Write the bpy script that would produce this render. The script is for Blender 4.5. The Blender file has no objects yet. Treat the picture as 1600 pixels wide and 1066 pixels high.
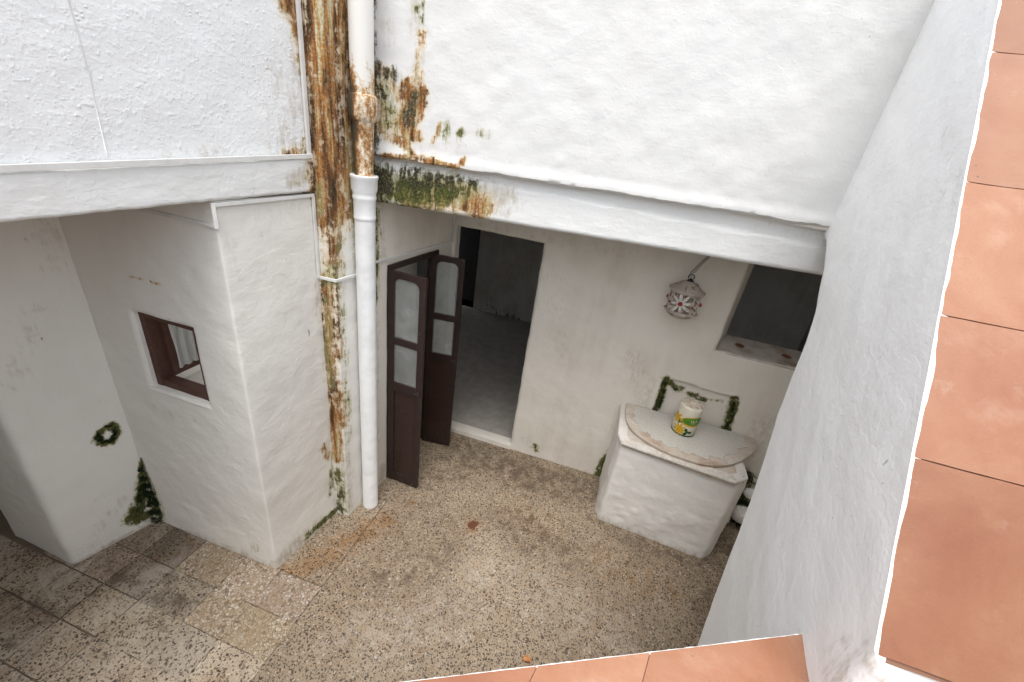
import bpy, bmesh, math, random
import numpy as np
from mathutils import Matrix, Vector
random.seed(7); np.random.seed(7)
SC = bpy.context.scene
COL = SC.collection
PI = math.pi

# ---------------------------------------------------------------- camera
CAMH = 3.1
AX_R = (0.949, 0.287, 0.135); AX_F = (-0.202, 0.876, -0.439)
rx = Vector(AX_R).normalized(); fw = Vector(AX_F)
fw = (fw - fw.dot(rx) * rx).normalized(); dn = fw.cross(rx)
cam_d = bpy.data.cameras.new('camera'); cam = bpy.data.objects.new('camera', cam_d); COL.objects.link(cam)
cam_d.sensor_width = 36.0; cam_d.lens = 650.0 / 1600.0 * 36.0; cam_d.clip_start = 0.02; cam_d.clip_end = 500
cam.matrix_world = Matrix(((rx.x, -dn.x, -fw.x, 0), (rx.y, -dn.y, -fw.y, 0), (rx.z, -dn.z, -fw.z, CAMH), (0, 0, 0, 1)))

SC.camera = cam

# ---------------------------------------------------------------- world, sun, exposure
SUN_EL = math.radians(72); SUN_AZ = math.radians(-86)      # azimuth of the sun, anticlockwise from +x
w = bpy.data.worlds.new('World'); SC.world = w; w.use_nodes = True
nt = w.node_tree; nt.nodes.clear()
sky = nt.nodes.new('ShaderNodeTexSky'); sky.sky_type = 'NISHITA'; sky.sun_disc = False
sky.sun_elevation = SUN_EL; sky.sun_rotation = PI / 2 - SUN_AZ
sky.air_density = 1.0; sky.dust_density = 4.0; sky.ozone_density = 1.0
hs = nt.nodes.new('ShaderNodeHueSaturation'); hs.inputs['Saturation'].default_value = 0.28     # a grey, overcast sky
bg = nt.nodes.new('ShaderNodeBackground'); bg.inputs['Strength'].default_value = 0.15
wo = nt.nodes.new('ShaderNodeOutputWorld')
nt.links.new(sky.outputs[0], hs.inputs['Color']); nt.links.new(hs.outputs[0], bg.inputs['Color'])
nt.links.new(bg.outputs[0], wo.inputs['Surface'])
sd = bpy.data.lights.new('sun', 'SUN'); sd.energy = 0.5; sd.angle = math.radians(45); sd.color = (1.0, 0.965, 0.92)
sun = bpy.data.objects.new('sun', sd); COL.objects.link(sun)
sv = Vector((math.cos(SUN_EL) * math.cos(SUN_AZ), math.cos(SUN_EL) * math.sin(SUN_AZ), math.sin(SUN_EL)))
sun.rotation_euler = sv.to_track_quat('Z', 'Y').to_euler(); sun.location = (0, 0, 8)
SC.view_settings.view_transform = 'Standard'; SC.view_settings.look = 'None'
SC.view_settings.gamma = 1.0; SC.view_settings.exposure = 1.30
SC.view_settings.use_curve_mapping = False
SC.render.engine = 'CYCLES'
SC.cycles.max_bounces = 7; SC.cycles.diffuse_bounces = 5; SC.cycles.glossy_bounces = 2

# ---------------------------------------------------------------- helpers: survey of the photograph
RM = np.array([list(rx), list(dn), list(fw)]).T
def ray(px, py):
    return RM @ np.array([px - 800.0, py - 533.0, 650.0])
def at_z(px, py, z=0.0):
    v = ray(px, py); return v * ((z - CAMH) / v[2]) + np.array([0, 0, CAMH])
def on_plane(px, py, p, n):
    v = ray(px, py); c = np.array([0, 0, CAMH]); p = np.array(p, float); n = np.array(n, float)
    return c + v * (n.dot(p - c) / n.dot(v))

# ---------------------------------------------------------------- helpers: noise
def _hash(i, j, k, seed):
    h = (i.astype(np.int64) * 374761393 + j.astype(np.int64) * 668265263 + k.astype(np.int64) * 2147483647 + seed * 974711) & 0xffffffff
    h = ((h ^ (h >> 13)) * 1274126177) & 0xffffffff
    h = h ^ (h >> 16)
    return (h & 0xffffff) / float(0xffffff)
def vnoise(P, scale=1.0, seed=0):
    Q = P * scale; I = np.floor(Q).astype(np.int64); f = Q - I; f = f * f * (3 - 2 * f)
    out = 0
    for a in (0, 1):
        wa = f[:, 0] if a else 1 - f[:, 0]
        for b in (0, 1):
            wb = f[:, 1] if b else 1 - f[:, 1]
            for c in (0, 1):
                wc = f[:, 2] if c else 1 - f[:, 2]
                out = out + wa * wb * wc * _hash(I[:, 0] + a, I[:, 1] + b, I[:, 2] + c, seed)
    return out * 2 - 1
def fbm(P, scale=1.0, seed=0, oct=3):
    o = 0; a = 1.0
    for k in range(oct):
        o = o + a * vnoise(P, scale * 2 ** k, seed + k * 17); a *= 0.5
    return o / 1.75

# ---------------------------------------------------------------- helpers: objects
def setp(o, label=None, cat=None, group=None, kind=None):
    if label: o['label'] = label
    if cat: o['category'] = cat
    if cat and not kind and cat not in ('room', 'ceiling'): o['kind'] = 'thing'
    if cat in ('room', 'ceiling'): o['kind'] = 'structure'
    if group: o['group'] = group
    if kind: o['kind'] = kind
    return o
def empty(name, loc, label, cat, group=None):
    o = bpy.data.objects.new(name, None); COL.objects.link(o); o.location = loc; o.empty_display_size = 0.1
    return setp(o, label, cat, group)
def obj(name, bm, mat, parent=None, smooth=False, autosmooth=None):
    me = bpy.data.meshes.new(name)
    if smooth:
        for f in bm.faces: f.smooth = True
    bm.normal_update()
    bm.to_mesh(me); bm.free()
    me.materials.append(mat)
    at = me.color_attributes.new('stain_and_shade', 'FLOAT_COLOR', 'POINT'); at.data.foreach_set('color', [0.0] * (4 * len(me.vertices)))
    if autosmooth is not None:
        me.set_sharp_from_angle(angle=math.radians(autosmooth))
    o = bpy.data.objects.new(name, me); COL.objects.link(o)
    if parent:
        o.parent = parent; o.matrix_parent_inverse = Matrix.Translation(-Vector(parent.location)) if parent.rotation_euler.z == 0 else parent.matrix_basis.inverted()
    return o
def pyobj(name, verts, faces, mat, parent=None, smooth=True, stains=None):
    me = bpy.data.meshes.new(name)
    verts = np.asarray(verts, np.float32)
    me.from_pydata(verts.tolist() if len(verts) < 50 else [tuple(v) for v in verts], [], faces)
    me.update()
    if smooth: me.polygons.foreach_set('use_smooth', [True] * len(me.polygons))
    if stains is not None:
        at = me.color_attributes.new('stain_and_shade', 'FLOAT_COLOR', 'POINT')
        at.data.foreach_set('color', np.asarray(stains, np.float32).ravel())
    me.materials.append(mat)
    o = bpy.data.objects.new(name, me); COL.objects.link(o)
    if parent: o.parent = parent; o.matrix_parent_inverse = Matrix.Translation(-Vector(parent.location))
    return o
def box(bm, c, s, rot=None, bevel=0.0):
    m = Matrix.Translation(Vector(c)) @ (rot.to_4x4() if rot is not None else Matrix.Identity(4)) @ Matrix.Diagonal((s[0], s[1], s[2], 1))
    r = bmesh.ops.create_cube(bm, size=1.0, matrix=m)
    if bevel:
        es = list({e for v in r['verts'] for e in v.link_edges})
        bmesh.ops.bevel(bm, geom=es, offset=bevel, segments=2, affect='EDGES', profile=0.6)
def bar(bm, a, b, wd, dp, up=(0, 0, 1), bevel=0.0):
    a = Vector(a); b = Vector(b); d = b - a; L = d.length; x = d.normalized()
    u = Vector(up); y = u.cross(x)
    if y.length < 1e-4: y = Vector((1, 0, 0)).cross(x)
    y.normalize(); z = x.cross(y)
    R = Matrix((x, y, z)).transposed()
    box(bm, (a + b) / 2, (L, wd, dp), R, bevel)
def lathe(bm, prof, c, seg=32, axis=None):
    rings = []
    for (r, z) in prof:
        rings.append([bm.verts.new((c[0] + r * math.cos(2 * PI * i / seg), c[1] + r * math.sin(2 * PI * i / seg), c[2] + z)) for i in range(seg)])
    for a, b in zip(rings, rings[1:]):
        for i in range(seg):
            bm.faces.new((a[i], a[(i + 1) % seg], b[(i + 1) % seg], b[i]))
    bm.faces.new(list(reversed(rings[0]))); bm.faces.new(rings[-1])
def tube(bm, pts, r, seg=8, closed=False):
    pts = [Vector(p) for p in pts]; n = len(pts); rings = []
    for i, p in enumerate(pts):
        if closed: t = (pts[(i + 1) % n] - pts[i - 1]).normalized()
        else: t = (pts[min(i + 1, n - 1)] - pts[max(i - 1, 0)]).normalized()
        u = Vector((0, 0, 1)) if abs(t.z) < 0.9 else Vector((1, 0, 0))
        x = t.cross(u).normalized(); y = t.cross(x)
        rr = r[i] if isinstance(r, (list, tuple)) else r
        rings.append([bm.verts.new(p + rr * (math.cos(2 * PI * k / seg) * x + math.sin(2 * PI * k / seg) * y)) for k in range(seg)])
    for i in range(n if closed else n - 1):
        a = rings[i]; b = rings[(i + 1) % n]
        for k in range(seg): bm.faces.new((a[k], a[(k + 1) % seg], b[(k + 1) % seg], b[k]))
    if not closed:
        bm.faces.new(rings[0]); bm.faces.new(list(reversed(rings[-1])))

# ---------------------------------------------------------------- materials
class NT:
    def __init__(s, name):
        s.m = bpy.data.materials.new(name); s.m.use_nodes = True; s.t = s.m.node_tree; s.t.nodes.clear()
        s.out = s.n('ShaderNodeOutputMaterial'); s.b = s.n('ShaderNodeBsdfPrincipled'); s.l(s.b.outputs[0], s.out.inputs['Surface'])
        s.pos = s.n('ShaderNodeNewGeometry').outputs['Position']
    def n(s, t, **k):
        o = s.t.nodes.new(t)
        for a, b in k.items(): setattr(o, a, b)
        return o
    def l(s, a, b): s.t.links.new(a, b)
    def inp(s, sock, v):
        if hasattr(v, 'is_output') or isinstance(v, bpy.types.NodeSocket): s.l(v, sock)
        else: sock.default_value = v
    def scaled(s, sc):
        m = s.n('ShaderNodeMapping'); m.inputs['Scale'].default_value = sc; s.l(s.pos, m.inputs['Vector']); return m.outputs[0]
    def noise(s, scale, detail=4, rough=0.55, vec=None, dist=0.0):
        o = s.n('ShaderNodeTexNoise'); o.inputs['Scale'].default_value = scale; o.inputs['Detail'].default_value = detail
        o.inputs['Roughness'].default_value = rough; o.inputs['Distortion'].default_value = dist; s.l(vec if vec is not None else s.pos, o.inputs['Vector']); return o.outputs['Fac']
    def voro(s, scale, feature='F1', vec=None, out='Distance', rnd=1.0):
        o = s.n('ShaderNodeTexVoronoi', feature=feature); o.inputs['Scale'].default_value = scale; o.inputs['Randomness'].default_value = rnd
        s.l(vec if vec is not None else s.pos, o.inputs['Vector']); return o.outputs[out]
    def ramp(s, fac, stops, interp='LINEAR'):
        o = s.n('ShaderNodeValToRGB'); o.color_ramp.interpolation = interp; e = o.color_ramp.elements
        while len(e) > 1: e.remove(e[-1])
        e[0].position = stops[0][0]; e[0].color = tuple(stops[0][1]) + (1,)
        for p, c in stops[1:]: x = e.new(p); x.color = tuple(c) + (1,)
        s.inp(o.inputs[0], fac); return o.outputs[0]
    def sstep(s, v, a, b, lo=0.0, hi=1.0):
        o = s.n('ShaderNodeMapRange', interpolation_type='SMOOTHSTEP'); s.inp(o.inputs['Value'], v)
        o.inputs['From Min'].default_value = a; o.inputs['From Max'].default_value = b; o.inputs['To Min'].default_value = lo; o.inputs['To Max'].default_value = hi
        return o.outputs[0]
    def math(s, op, a, b=0.0, c=0.0):
        o = s.n('ShaderNodeMath', operation=op); s.inp(o.inputs[0], a); s.inp(o.inputs[1], b); s.inp(o.inputs[2], c); return o.outputs[0]
    def mix(s, f, a, b, bt='MIX'):
        o = s.n('ShaderNodeMix', data_type='RGBA', blend_type=bt); s.inp(o.inputs[0], f)
        for k, v in ((6, a), (7, b)):
            if isinstance(v, (tuple, list)): o.inputs[k].default_value = tuple(v)[:3] + (1,)
            else: s.l(v, o.inputs[k])
        return o.outputs[2]
    def bump(s, h, strength=0.3, dist=0.01, prev=None):
        o = s.n('ShaderNodeBump'); o.inputs['Strength'].default_value = strength; o.inputs['Distance'].default_value = dist
        s.l(h, o.inputs['Height'])
        if prev is not None: s.l(prev, o.inputs['Normal'])
        return o.outputs[0]
    def fin(s, col, rough=0.8, normal=None, spec=0.3, metal=0.0):
        s.inp(s.b.inputs['Base Color'], (tuple(col) + (1,)) if isinstance(col, tuple) else col)
        s.inp(s.b.inputs['Roughness'], rough); s.b.inputs['Specular IOR Level'].default_value = spec; s.b.inputs['Metallic'].default_value = metal
        if normal is not None: s.l(normal, s.b.inputs['Normal'])
        return s.m

def plaster(name, white=(0.76, 0.765, 0.755), grime=(0.60, 0.58, 0.53), lumps=0.0, trowel=1.0, grime_amt=0.35, relief=1.0):
    s = NT(name)
    big = s.noise(1.7, 3, 0.6); mid = s.noise(7, 4, 0.6); fine = s.noise(55, 2, 0.65)
    streak = s.noise(6.0, 5, 0.65, s.scaled((1, 1, 0.16)))
    g = s.sstep(s.math('ADD', s.math('MULTIPLY', big, 0.6), s.math('MULTIPLY', streak, 0.4)), 0.42, 0.72, 0.0, grime_amt)
    col = s.mix(g, white, grime)
    col = s.mix(s.sstep(mid, 0.5, 0.8, 0, 0.22), col, tuple(c * 0.86 for c in white))
    sp = s.voro(26, 'F1'); spn = s.noise(4.1, 2, 0.5)
    spot = s.math('MULTIPLY', s.sstep(sp, 0.10, 0.05), s.sstep(spn, 0.60, 0.68))
    col = s.mix(s.math('MULTIPLY', spot, 0.55), col, (0.16, 0.13, 0.10))
    # marks recorded on the surface: R rust, G green growth, B black mould, A soft dirt, plus shade painted on the stair parapet end
    at = s.n('ShaderNodeAttribute', attribute_name='stain_and_shade'); sep = s.n('ShaderNodeSeparateColor'); s.l(at.outputs['Color'], sep.inputs[0])
    R, G, B, A = sep.outputs[0], sep.outputs[1], sep.outputs[2], at.outputs['Alpha']
    n1 = s.noise(19, 5, 0.72, dist=0.4); n2 = s.noise(34, 5, 0.75, s.scaled((1, 1, 0.16)), 0.3); n3 = s.noise(75, 5, 0.7)
    nn = s.sstep(s.math('ADD', s.math('MULTIPLY', n1, 0.5), s.math('MULTIPLY', n2, 0.5)), 0.34, 0.66)
    col = s.mix(s.sstep(s.math('ADD', A, s.math('MULTIPLY', s.math('SUBTRACT', nn, 0.5), 0.7)), 0.20, 1.0, 0, 0.75), col, (0.42, 0.37, 0.29))
    def m(ch, lo=0.42, hi=0.58, k=1.2):
        return s.sstep(s.math('ADD', ch, s.math('MULTIPLY', s.math('SUBTRACT', nn, 0.5), k)), lo, hi)
    n4 = s.noise(22, 5, 0.65, s.scaled((1.0, 1.0, 0.09)), 0.35)
    live_g = s.sstep(G, 0.02, 0.06); live_r = s.sstep(R, 0.02, 0.06); live_b = s.sstep(B, 0.02, 0.06)
    gcol = s.ramp(s.math('ADD', s.math('MULTIPLY', n3, 0.5), s.math('MULTIPLY', n1, 0.5)), [(0.38, (0.014, 0.022, 0.009)), (0.48, (0.040, 0.055, 0.016)), (0.57, (0.13, 0.125, 0.032)), (0.68, (0.36, 0.31, 0.12))])
    # pale halo round rust, then the rust itself
    col = s.mix(s.math('MULTIPLY', s.math('MULTIPLY', m(R, 0.0, 0.55, 0.6), live_r), 0.75), col, s.ramp(n2, [(0.35, (0.66, 0.46, 0.28)), (0.6, (0.62, 0.58, 0.38)), (0.75, (0.7, 0.6, 0.5))]))
    rcol = s.ramp(s.sstep(s.math('ADD', s.math('MULTIPLY', n4, 0.74), s.math('MULTIPLY', n3, 0.26)), 0.35, 0.66),
                  [(0.0, (0.022, 0.014, 0.008)), (0.22, (0.075, 0.035, 0.014)), (0.40, (0.17, 0.070, 0.022)), (0.56, (0.31, 0.125, 0.032)), (0.70, (0.38, 0.20, 0.065)), (0.84, (0.40, 0.33, 0.16)), (1.0, (0.64, 0.58, 0.47))])
    col = s.mix(s.math('MULTIPLY', s.math('MULTIPLY', m(R, 0.25, 0.85, 0.6), live_r), 0.85), col, s.ramp(n4, [(0.36, (0.16, 0.09, 0.04)), (0.5, (0.36, 0.22, 0.10)), (0.62, (0.40, 0.33, 0.16))]))
    rm = s.math('MULTIPLY', m(R, 0.38, 0.80, 1.05), live_r)
    col = s.mix(s.math('MULTIPLY', rm, 0.93), col, rcol)
    gm0 = s.math('MULTIPLY', m(G, 0.05, 0.45, 0.7), live_g)
    col = s.mix(s.math('MULTIPLY', gm0, 0.45), col, (0.36, 0.37, 0.17))
    col = s.mix(s.math('MULTIPLY', s.math('MULTIPLY', m(G, 0.25, 0.85, 0.6), live_g), 0.85), col, s.ramp(n4, [(0.38, (0.075, 0.066, 0.022)), (0.52, (0.17, 0.13, 0.042)), (0.64, (0.33, 0.26, 0.10))]))
    gm = s.math('MULTIPLY', m(G, 0.48, 0.76, 1.0), live_g)
    col = s.mix(s.math('MULTIPLY', gm, 0.95), col, gcol)
    bm_ = s.math('MULTIPLY', m(B, 0.32, 0.80, 1.0), live_b)
    col = s.mix(s.math('MULTIPLY', bm_, 0.93), col, s.ramp(n3, [(0.40, (0.028, 0.027, 0.016)), (0.54, (0.075, 0.068, 0.036)), (0.68, (0.27, 0.25, 0.17))]))
    # relief, summed in metres into one bump
    rel = s.math('ADD', s.math('ADD', rm, gm), bm_)
    brush = s.noise(24, 3, 0.6, s.scaled((0.5, 0.5, 1.4)))
    pn = s.noise(1.9, 5, 0.58, dist=0.3)
    steps = s.math('ADD', s.sstep(pn, 0.520, 0.528), s.sstep(pn, 0.600, 0.606))
    H = s.math('MULTIPLY', brush, 0.0034 * trowel)
    H = s.math('MULTIPLY_ADD', fine, 0.0010, H)
    H = s.math('MULTIPLY_ADD', mid, 0.0045 * relief, H)
    H = s.math('MULTIPLY_ADD', steps, 0.0006 * relief, H)
    H = s.math('MULTIPLY_ADD', s.math('MULTIPLY', n3, rel), 0.0035, H)
    if lumps:
        lv = s.voro(44, 'F1'); ln = s.noise(58, 2, 0.5); ln2 = s.noise(30, 2, 0.5)
        h = s.math('ADD', s.math('MULTIPLY', s.sstep(lv, 0.30, 0.04), s.sstep(s.noise(9, 2), 0.55, 0.66)), s.math('ADD', s.sstep(ln, 0.50, 0.80, 0, 0.45), s.sstep(ln2, 0.52, 0.80, 0, 0.6)))
        H = s.math('MULTIPLY_ADD', h, 0.006 * lumps, H)
    nrm = s.bump(H, 1.0, 1.0)
    return s.fin(col, 0.82, nrm, 0.25)

M = {}
M['upper'] = plaster('limewash_lumpy', lumps=0.40, trowel=0.45, relief=0.7, white=(0.765, 0.785, 0.79), grime_amt=0.15)
M['upper_b'] = plaster('limewash_smooth', white=(0.66, 0.665, 0.655), relief=0.5, trowel=0.35, grime_amt=0.10)
M['beam'] = plaster('limewash_beam', white=(0.73, 0.74, 0.73), trowel=0.9, grime_amt=0.2)
M['pier'] = plaster('limewash_pier', white=(0.755, 0.742, 0.70), grime_amt=0.3, trowel=0.6)
M['recess'] = plaster('limewash_recess', white=(0.60, 0.595, 0.565), grime=(0.46, 0.44, 0.39), grime_amt=0.4)
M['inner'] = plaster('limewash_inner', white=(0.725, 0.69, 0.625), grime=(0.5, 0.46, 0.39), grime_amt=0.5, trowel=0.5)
M['near'] = plaster('limewash_near', white=(0.84, 0.845, 0.84), relief=0.8, trowel=0.5, grime_amt=0.12)
M['basin'] = plaster('limewash_basin', white=(0.78, 0.77, 0.74), trowel=0.6, grime_amt=0.3)
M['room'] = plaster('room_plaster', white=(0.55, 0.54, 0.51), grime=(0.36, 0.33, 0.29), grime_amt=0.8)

M['basin2'] = plaster('limewash_basin_edge', white=(0.66, 0.64, 0.60), trowel=0.6, grime=(0.45, 0.38, 0.31), grime_amt=0.6)

def m_paint(name, c, rough=0.4, wear=0.0, wearc=(0.5, 0.4, 0.35), spec=0.5):
    s = NT(name); n = s.noise(9, 5, 0.6); f = s.noise(60, 5, 0.7)
    col = s.mix(s.sstep(n, 0.4, 0.75, 0, 0.5), c, tuple(x * 0.7 for x in c))
    if wear: col = s.mix(s.sstep(s.math('ADD', s.math('MULTIPLY', f, 0.6), s.math('MULTIPLY', n, 0.4)), 0.66 - wear * 0.1, 0.70, 0, 0.8), col, wearc)
    return s.fin(col, s.sstep(n, 0.3, 0.8, rough, min(1, rough + 0.25)), s.bump(f, 0.1, 0.002), spec)
M['brown'] = m_paint('brown_gloss_paint', (0.027, 0.0140, 0.0115), 0.38, 0.7, (0.35, 0.27, 0.22))
M['brown_panel'] = m_paint('brown_panel_paint', (0.038, 0.0185, 0.0148), 0.32, 0.5, (0.30, 0.22, 0.18))
M['winbrown'] = m_paint('window_brown_stain', (0.085, 0.036, 0.024), 0.5, 0.7, (0.3, 0.2, 0.15))
M['duct'] = m_paint('white_duct', (0.68, 0.68, 0.66), 0.5, 0.4, (0.36, 0.30, 0.22))
M['pvc'] = m_paint('white_pvc', (0.76, 0.77, 0.77), 0.28, 0.0)
M['iron'] = m_paint('dark_iron', (0.035, 0.028, 0.024), 0.5)
M['whiteiron'] = m_paint('white_painted_iron', (0.34, 0.31, 0.27), 0.5, 0.8, (0.1, 0.07, 0.05))
M['dark'] = m_paint('dark_void', (0.02, 0.018, 0.017), 0.9)
M['joint'] = m_paint('joint_clay', (0.19, 0.10, 0.065), 0.95)
M['soil'] = m_paint('joint_mortar', (0.20, 0.16, 0.115), 0.95)

def m_oldpipe():
    s = NT('stained_pipe')
    n = s.noise(12, 6, 0.7, s.scaled((1, 1, 0.35)), 0.4); f = s.noise(46, 6, 0.7)
    z = s.n('ShaderNodeSeparateXYZ'); s.l(s.pos, z.inputs[0])
    low = s.sstep(z.outputs[2], 3.48, 3.16, 0, 0.20)
    side = s.math('MULTIPLY', s.sstep(z.outputs[0], -1.575, -1.65, 0, 0.24), s.sstep(z.outputs[2], 3.45, 3.2))
    v = s.math('ADD', s.math('ADD', s.math('ADD', s.math('MULTIPLY', n, 0.6), s.math('MULTIPLY', f, 0.4)), low), side)
    col = s.ramp(v, [(0.0, (0.74, 0.74, 0.72)), (0.61, (0.72, 0.71, 0.67)), (0.67, (0.56, 0.44, 0.28)), (0.72, (0.34, 0.17, 0.06)), (0.79, (0.12, 0.06, 0.028)), (0.86, (0.06, 0.05, 0.03))])
    return s.fin(col, 0.6, s.bump(f, 0.3, 0.004), 0.4)
M['oldpipe'] = m_oldpipe()

def m_terrazzo(name, base=(0.335, 0.268, 0.188), chip=(0.035, 0.026, 0.02), sc=74, amt=0.80, pebbly=0.0, obj_tint=False, worn=False):
    s = NT(name)
    wv = s.n('ShaderNodeVectorMath', operation='ADD'); s.l(s.pos, wv.inputs[0])
    wn = s.n('ShaderNodeTexNoise'); wn.inputs['Scale'].default_value = 30; s.l(s.pos, wn.inputs['Vector'])
    ws = s.n('ShaderNodeVectorMath', operation='SCALE'); ws.inputs['Scale'].default_value = 0.035; s.l(wn.outputs['Color'], ws.inputs[0]); s.l(ws.outputs[0], wv.inputs[1])
    V = wv.outputs[0]
    big = s.noise(1.5, 4, 0.6); mid = s.noise(5, 5, 0.65); fine = s.noise(90, 4, 0.7)
    def chips(scale, thr, lim):
        vo = s.n('ShaderNodeTexVoronoi'); vo.inputs['Scale'].default_value = scale; s.l(V, vo.inputs['Vector'])
        sep = s.n('ShaderNodeSeparateColor'); s.l(vo.outputs['Color'], sep.inputs[0])
        pick = s.math('LESS_THAN', sep.outputs[0], thr)
        size = s.math('MULTIPLY_ADD', sep.outputs[1], 0.30, 0.235)
        msk = s.sstep(s.math('SUBTRACT', vo.outputs['Distance'], size), 0.04, -0.04)
        return s.math('MULTIPLY', pick, msk), sep.outputs[2], vo.outputs['Distance']
    dens = s.sstep(mid, 0.3, 0.7, 0.75, 1.1)
    c1, r1, _ = chips(sc, amt, 0.3); c2, r2, _ = chips(sc * 1.9, amt * 0.75, 0.3); c3, r3, d3 = chips(sc * 0.75, 0.30, 0.3)
    col = s.mix(s.sstep(big, 0.35, 0.7), base, tuple(c * 0.80 for c in base))
    col = s.mix(s.sstep(mid, 0.5, 0.75, 0, 0.55), col, (0.22, 0.145, 0.085))
    lowf = s.noise(0.9, 5, 0.68, dist=0.5); col = s.mix(s.sstep(lowf, 0.56, 0.38, 0, 0.5), col, (0.20, 0.14, 0.09))
    col = s.mix(s.math('MULTIPLY', c3, 0.6), col, s.ramp(r3, [(0, (0.50, 0.44, 0.36)), (0.5, (0.36, 0.27, 0.18)), (1, (0.55, 0.50, 0.44))]))
    col = s.mix(s.math('MULTIPLY', c2, 0.8), col, s.ramp(r2, [(0, chip), (0.6, (0.10, 0.07, 0.05)), (1, (0.30, 0.2, 0.13))]))
    col = s.mix(s.math('MULTIPLY', c1, s.sstep(dens, 0.6, 0.9, 0.65, 0.95)), col, s.ramp(r1, [(0, chip), (0.6, (0.05, 0.036, 0.027)), (1, (0.15, 0.10, 0.07))]))
    at = s.n('ShaderNodeAttribute', attribute_name='stain_and_shade'); sep = s.n('ShaderNodeSeparateColor'); s.l(at.outputs['Color'], sep.inputs[0])
    n1 = s.sstep(s.noise(11, 6, 0.7), 0.3, 0.7)
    def m(ch, lo, hi, k=0.9): return s.math('MULTIPLY', s.sstep(s.math('ADD', ch, s.math('MULTIPLY', s.math('SUBTRACT', n1, 0.5), k)), lo, hi), s.sstep(ch, 0.01, 0.08))
    col = s.mix(s.math('MULTIPLY', m(sep.outputs[0], 0.1, 0.9), 0.80), col, s.mix(1.0, col, (0.92, 0.68, 0.44), 'MULTIPLY'), 'MIX')
    col = s.mix(s.math('MULTIPLY', m(sep.outputs[1], 0.0, 0.9), 0.35), col, (0.46, 0.42, 0.36))
    col = s.mix(s.math('MULTIPLY', m(sep.outputs[2], 0.1, 0.8), 0.75), col, (0.085, 0.058, 0.038))
    rust = m(at.outputs['Alpha'], 0.35, 0.55); col = s.mix(rust, col, (0.10, 0.035, 0.015))
    nrm = s.bump(s.math('ADD', fine, s.math('MULTIPLY', s.math('ADD', c1, c3), 1.2)), 0.35, 0.003)
    nrm = s.bump(s.noise(3, 3), 0.2, 0.01, nrm)
    if worn:
        wn2 = s.noise(3.4, 7, 0.72, dist=0.6)
        col = s.mix(s.sstep(wn2, 0.50, 0.66, 0, 0.55), col, (0.52, 0.47, 0.40))
        col = s.mix(s.sstep(wn2, 0.47, 0.33, 0, 0.65), col, (0.15, 0.115, 0.08))
    if obj_tint:
        oi = s.n('ShaderNodeObjectInfo'); col = s.mix(1.0, col, oi.outputs['Color'], 'MULTIPLY')
    return s.fin(col, s.sstep(mid, 0.3, 0.7, 0.55, 0.8), nrm, 0.35)
M['terrazzo'] = m_terrazzo('terrazzo_floor')
M['tile_t'] = m_terrazzo('terrazzo_tile', base=(0.46, 0.395, 0.305), amt=0.66, sc=70, obj_tint=True, worn=True)

def m_pebble():
    s = NT('pebble_tile')
    vo = s.n('ShaderNodeTexVoronoi'); vo.inputs['Scale'].default_value = 58; s.l(s.pos, vo.inputs['Vector'])
    ve = s.voro(58, 'DISTANCE_TO_EDGE'); sep = s.n('ShaderNodeSeparateColor'); s.l(vo.outputs['Color'], sep.inputs[0])
    n = s.noise(5, 5, 0.6)
    peb = s.ramp(sep.outputs[0], [(0, (0.55, 0.48, 0.38)), (0.35, (0.38, 0.28, 0.19)), (0.6, (0.62, 0.57, 0.50)), (0.85, (0.40, 0.32, 0.24)), (1.0, (0.15, 0.11, 0.08))])
    col = s.mix(s.sstep(ve, 0.02, 0.12), (0.20, 0.145, 0.095), peb)
    col = s.mix(s.sstep(n, 0.4, 0.7, 0, 0.65), col, (0.32, 0.235, 0.15))
    oi = s.n('ShaderNodeObjectInfo'); col = s.mix(1.0, col, oi.outputs['Color'], 'MULTIPLY')
    return s.fin(col, 0.6, s.bump(s.sstep(ve, 0.0, 0.22), 0.5, 0.006), 0.4)
M['pebble'] = m_pebble()

def m_terracotta():
    s = NT('terracotta_tile'); oi = s.n('ShaderNodeObjectInfo')
    n = s.noise(3.2, 5, 0.6, dist=0.5); f = s.noise(60, 5, 0.65); b = s.noise(7, 5, 0.6)
    col = s.ramp(n, [(0.30, (0.245, 0.100, 0.054)), (0.5, (0.290, 0.135, 0.078)), (0.70, (0.335, 0.178, 0.112))])
    col = s.mix(s.sstep(b, 0.55, 0.75, 0, 0.30), col, (0.45, 0.31, 0.23))
    wn = s.noise(6, 6, 0.7); col = s.mix(s.sstep(wn, 0.60, 0.74, 0, 0.40), col, (0.44, 0.35, 0.28))
    pit = s.voro(130, 'F1'); pf = s.noise(220, 3, 0.6); col = s.mix(s.sstep(pf, 0.5, 0.72, 0, 0.35), col, (0.22, 0.10, 0.06))
    sc_ = s.noise(4, 6, 0.7); col = s.mix(s.sstep(sc_, 0.44, 0.30, 0, 0.25), col, (0.20, 0.10, 0.065))
    sp = s.voro(34, 'F1'); col = s.mix(s.math('MULTIPLY', s.sstep(sp, 0.12, 0.06), s.sstep(s.noise(8, 2), 0.6, 0.66)), col, (0.14, 0.09, 0.06))
    col = s.mix(1.0, col, oi.outputs['Color'], 'MULTIPLY')
    return s.fin(col, s.sstep(n, 0.3, 0.7, 0.45, 0.62), s.bump(s.sstep(pit, 0.20, 0.05, 1, 0), 0.18, 0.0015, s.bump(f, 0.3, 0.003)), 0.35)
M['terracotta'] = m_terracotta()

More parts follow.
